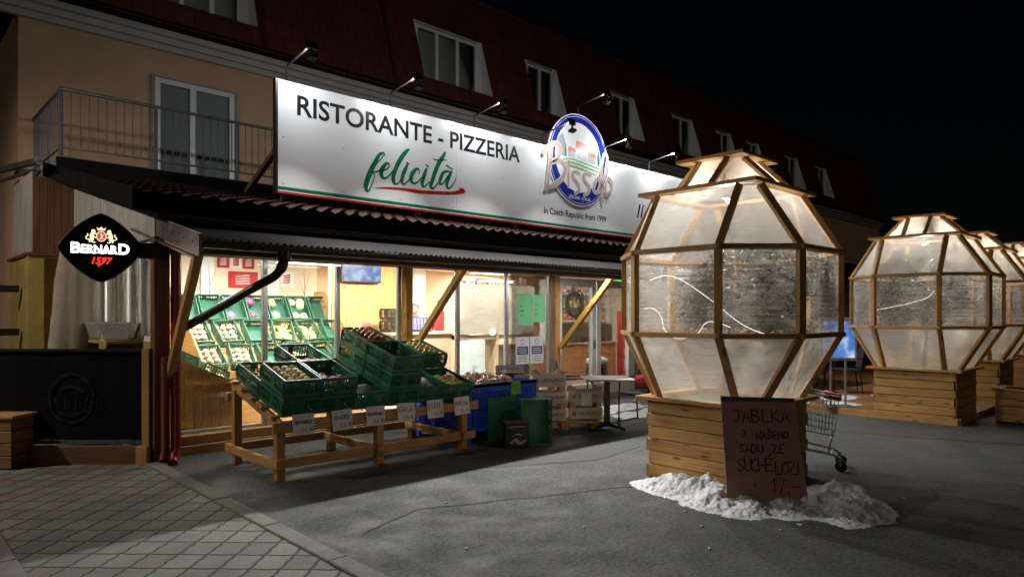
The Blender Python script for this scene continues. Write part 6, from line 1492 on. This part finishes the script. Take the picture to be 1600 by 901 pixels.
# deli counter and shelving seen through the door
dc = empty('deli_counter', (12.35, 10.45, .1), 0, 'wood fronted deli counter with glass top seen through the door', 'counter')
mb = MB(); mb.span(-1.25, 1.15, 0, .75, 0, .82); mb.build('body', wood('reddish_laminate', (.42, .20, .10), (.34, .15, .07), knots=False), dc); mb = MB(); mb.span(-1.28, 1.18, -.03, .78, .82, .86); mb.build('worktop', PALE, dc)
mb = MB(); mb.span(-1.2, 1.1, .06, .066, .86, 1.28); mb.span(-1.2, 1.1, .06, .6, 1.28, 1.288); mb.build('glass_front', CLEAR, dc)
bm_ = mat('bread_crust', (.42, .22, .08), .7, var=.5, scale=12)
for k in range(12):
    mb = MB(); mb.ball((0, 0, .05), .10, 1.2, .8, .55, 10, .3); o = mb.build('bread_loaf', bm_ if k % 3 else pk[3], None, smooth_=True); o.location = (11.25 + k * .19, 10.75 + .1 * (k % 2), .96); tag(o, 'bread or pastry lying on the deli counter behind glass', 'bread', 'breads on the deli counter')
def shelving(name, loc, rz, ln, hts, lab, n, depth=.35, back=WHITEP):
    s2 = empty(name, loc, rz, lab, 'shelf'); mb = MB(); mb.span(0, ln, depth - .02, depth, 0, hts[-1] + .35); mb.build('back_panel', back, s2)
    mb = MB(); mb.span(-.03, 0, 0, depth, 0, hts[-1] + .35); mb.span(ln, ln + .03, 0, depth, 0, hts[-1] + .35); mb.build('side_panel', WHITEP, s2)
    M = Matrix.Translation(loc) @ Matrix.Rotation(rz, 4, 'Z')
    for h in hts:
        mb = MB(); mb.span(0, ln, 0, depth - .02, h - .025, h); mb.build('shelf_board', WHITEP, s2)
        for k in range(n):
            p = M @ Vector((.08 + k * (ln - .16) / max(1, n - 1), .12, h + .001)); pack(p.x, p.y, p.z, 'on the ' + lab.split(',')[0], 'goods on the ' + lab.split(',')[0])
shelving('goods_shelf', (13.3, 12.5, .1), 0, 2.5, (.5, .95, 1.35, 1.75, 2.1), 'white goods shelf behind the deli counter, full of packets', 13)
shelving('goods_shelf', (9.8, 14.15, .1), 0, 2.6, (.5, .95, 1.35, 1.75, 2.1), 'white goods shelf on the far back wall, full of packets', 13)
rs = empty('red_display', (13.75, 10.2, .1), rad(-20)); tag(rs, 'tall red display stand to the right of the deli counter', 'stand')
mb = MB(); mb.span(-.2, .2, 0, .3, 0, 1.6); mb.build('body', REDB, rs, bevel=.01); mb = MB(); [mb.span(-.17, .17, -.02, .0, .2 + k * .3, .40 + k * .3) for k in range(4)]; mb.build('pocket', PAPER, rs)
wb = empty('waste_bin', (10.95, 8.95, .1)); tag(wb, 'white bin with black bag just inside the right door leaf', 'bin')
mb = MB(); mb.lathe((0, 0, 0), [(.17, 0), (.22, .05), (.23, .4), (.21, .5)], 16); mb.build('bag', mat('black_bin_bag', (.012, .012, .012), .25, bump=1, bscale=14), wb, smooth_=True); mb = MB(); mb.lathe((0, 0, .5), [(.21, 0), (.24, .02), (.22, .10), (.12, .15), (.02, .16)], 16); mb.build('lid', WHITEP, wb, smooth_=True)
gs = empty('green_sign', (13.6, 10.55, 2.42)); tag(gs, 'small bright green price sign above the deli goods', 'sign'); mb = MB(); mb.span(-.28, .28, 0, .01, -.11, .11); mb.build('board', mat('bright_green_sign', (.05, .60, .10), .6), gs); hand('59', lambda a, b, t: (a, -.004, b), -.1, -.06, .12, .02, 1.1).build('lettering', INK, gs); mb = MB(); mb.cyl((0, .0, .11), (0, .0, .27), .004, 5); mb.build('hanger', STEEL, gs)
# pillars and shop bits behind the people
for x, y, l in ((9.75, 13.6, 'right'), (8.75, 13.3, 'left')):
    mb = MB(); mb.span(x - .16, x + .16, y - .16, y + .16, .1, 2.7); o = mb.build('pillar', WHITEP); tag(o, 'plain white square pillar inside the shop, %s one behind the two people' % l, 'pillar')
dk_ = MB(); dk_.span(9.62, 9.95, 12.2, 12.6, .1, 1.95); o = dk_.build('dark_cabinet', BLACKP, None, bevel=.01); tag(o, 'tall dark cabinet beside the person in red', 'cabinet'); mb = MB(); mb.span(9.63, 9.94, 12.19, 12.2, .5, .52); mb.build('handle', STEEL, o)
# ------------------------------------------------------------------ two people behind the counter
def person(loc, rz, h, jac, hat, label):
    root = empty('person', loc, rz, label, 'person'); k = h / 1.75
    V = [(0, 0, .95, .15), (0, .0, 1.15, .145), (0, 0, 1.38, .17), (0, 0, 1.50, .062), (0, -.01, 1.57, .055),
         (.19, 0, 1.40, .065), (.25, .02, 1.14, .05), (.20, -.20, 1.02, .038), (.16, -.28, 1.02, .03),
         (-.19, 0, 1.40, .065), (-.25, .02, 1.14, .05), (-.20, -.20, 1.02, .038), (-.16, -.28, 1.02, .03),
         (.095, 0, .86, .10), (.10, -.01, .48, .068), (.10, .02, .09, .045), (.10, -.12, .04, .038),
         (-.095, 0, .86, .10), (-.10, -.01, .48, .068), (-.10, .02, .09, .045), (-.10, -.12, .04, .038)]
    E = [(0, 1), (1, 2), (2, 3), (3, 4), (2, 5), (5, 6), (6, 7), (7, 8), (2, 9), (9, 10), (10, 11), (11, 12), (0, 13), (13, 14), (14, 15), (15, 16), (0, 17), (17, 18), (18, 19), (19, 20)]
    me = bpy.data.meshes.new('body'); me.from_pydata([(v[0] * k, v[1] * k, v[2] * k) for v in V], E, []); ob = bpy.data.objects.new('body', me); COL.objects.link(ob)
    md = ob.modifiers.new('skin', 'SKIN'); ob.modifiers.new('sub', 'SUBSURF').levels = 1
    for i, v in enumerate(V): me.skin_vertices[0].data[i].radius = (v[3] * k, v[3] * k * (.72 if i in (1, 2) else 1))
    me.skin_vertices[0].data[0].use_root = True
    dg = bpy.context.evaluated_depsgraph_get(); m2 = bpy.data.meshes.new_from_object(ob.evaluated_get(dg)); bpy.data.objects.remove(ob)
    # head joined to the same mesh
    bm = bmesh.new(); bm.from_mesh(m2)
    hv = bmesh.ops.create_uvsphere(bm, u_segments=16, v_segments=12, radius=.105 * k)['verts']
    for v in hv:
        z = v.co.z / (.105 * k); v.co.x *= .80 - (.16 if z < -.3 else 0) * (-z); v.co.y *= .95; v.co.z *= 1.18
        if v.co.y < -.07 * k and abs(v.co.x) < .02 * k and -.03 * k < v.co.z < .02 * k: v.co.y -= .02 * k
        v.co += Vector((0, -.015 * k, 1.645 * k))
    bm.to_mesh(m2); bm.free()
    for mm in (DARKT, jac, SKIN): m2.materials.append(mm)
    for p in m2.polygons:
        z, x, y = p.center.z / k, p.center.x, p.center.y
        p.material_index = 2 if z > 1.53 or (z < 1.08 and y < -.235 * k and z > .9) else 1 if z > .84 else 0
        p.use_smooth = True
    b = bpy.data.objects.new('body', m2); COL.objects.link(b); b.parent = root
    mb = MB(); mb.lathe((0, .0, 1.66 * k), [(.098 * k, 0), (.104 * k, .03), (.095 * k, .08), (.06 * k, .115), (.01, .125)], 16); mb.build('hat' if hat is GHAT else 'hair', hat, root, smooth_=True)
    mb = MB()
    for s2 in (-1, 1): mb.ball((s2 * .033 * k, -.108 * k, 1.665 * k), .011 * k, n=6)
    mb.build('eyes', INK, root)
    mb = MB(); mb.ribbon([(-.025, 1.60 * k, .006), (.025, 1.60 * k, .006)], lambda a, b, t: (a, -.104 * k, b), 0, 1); mb.build('mouth', REDP, root)
person((8.35, 11.7, .1), rad(-35), 1.72, GREYJ, GHAT, 'person in grey jacket and grey knit hat behind the checkout counter')
person((9.22, 11.9, .1), rad(-60), 1.82, REDJ, HAIR, 'person in red jacket with dark hair, right of the one in grey')
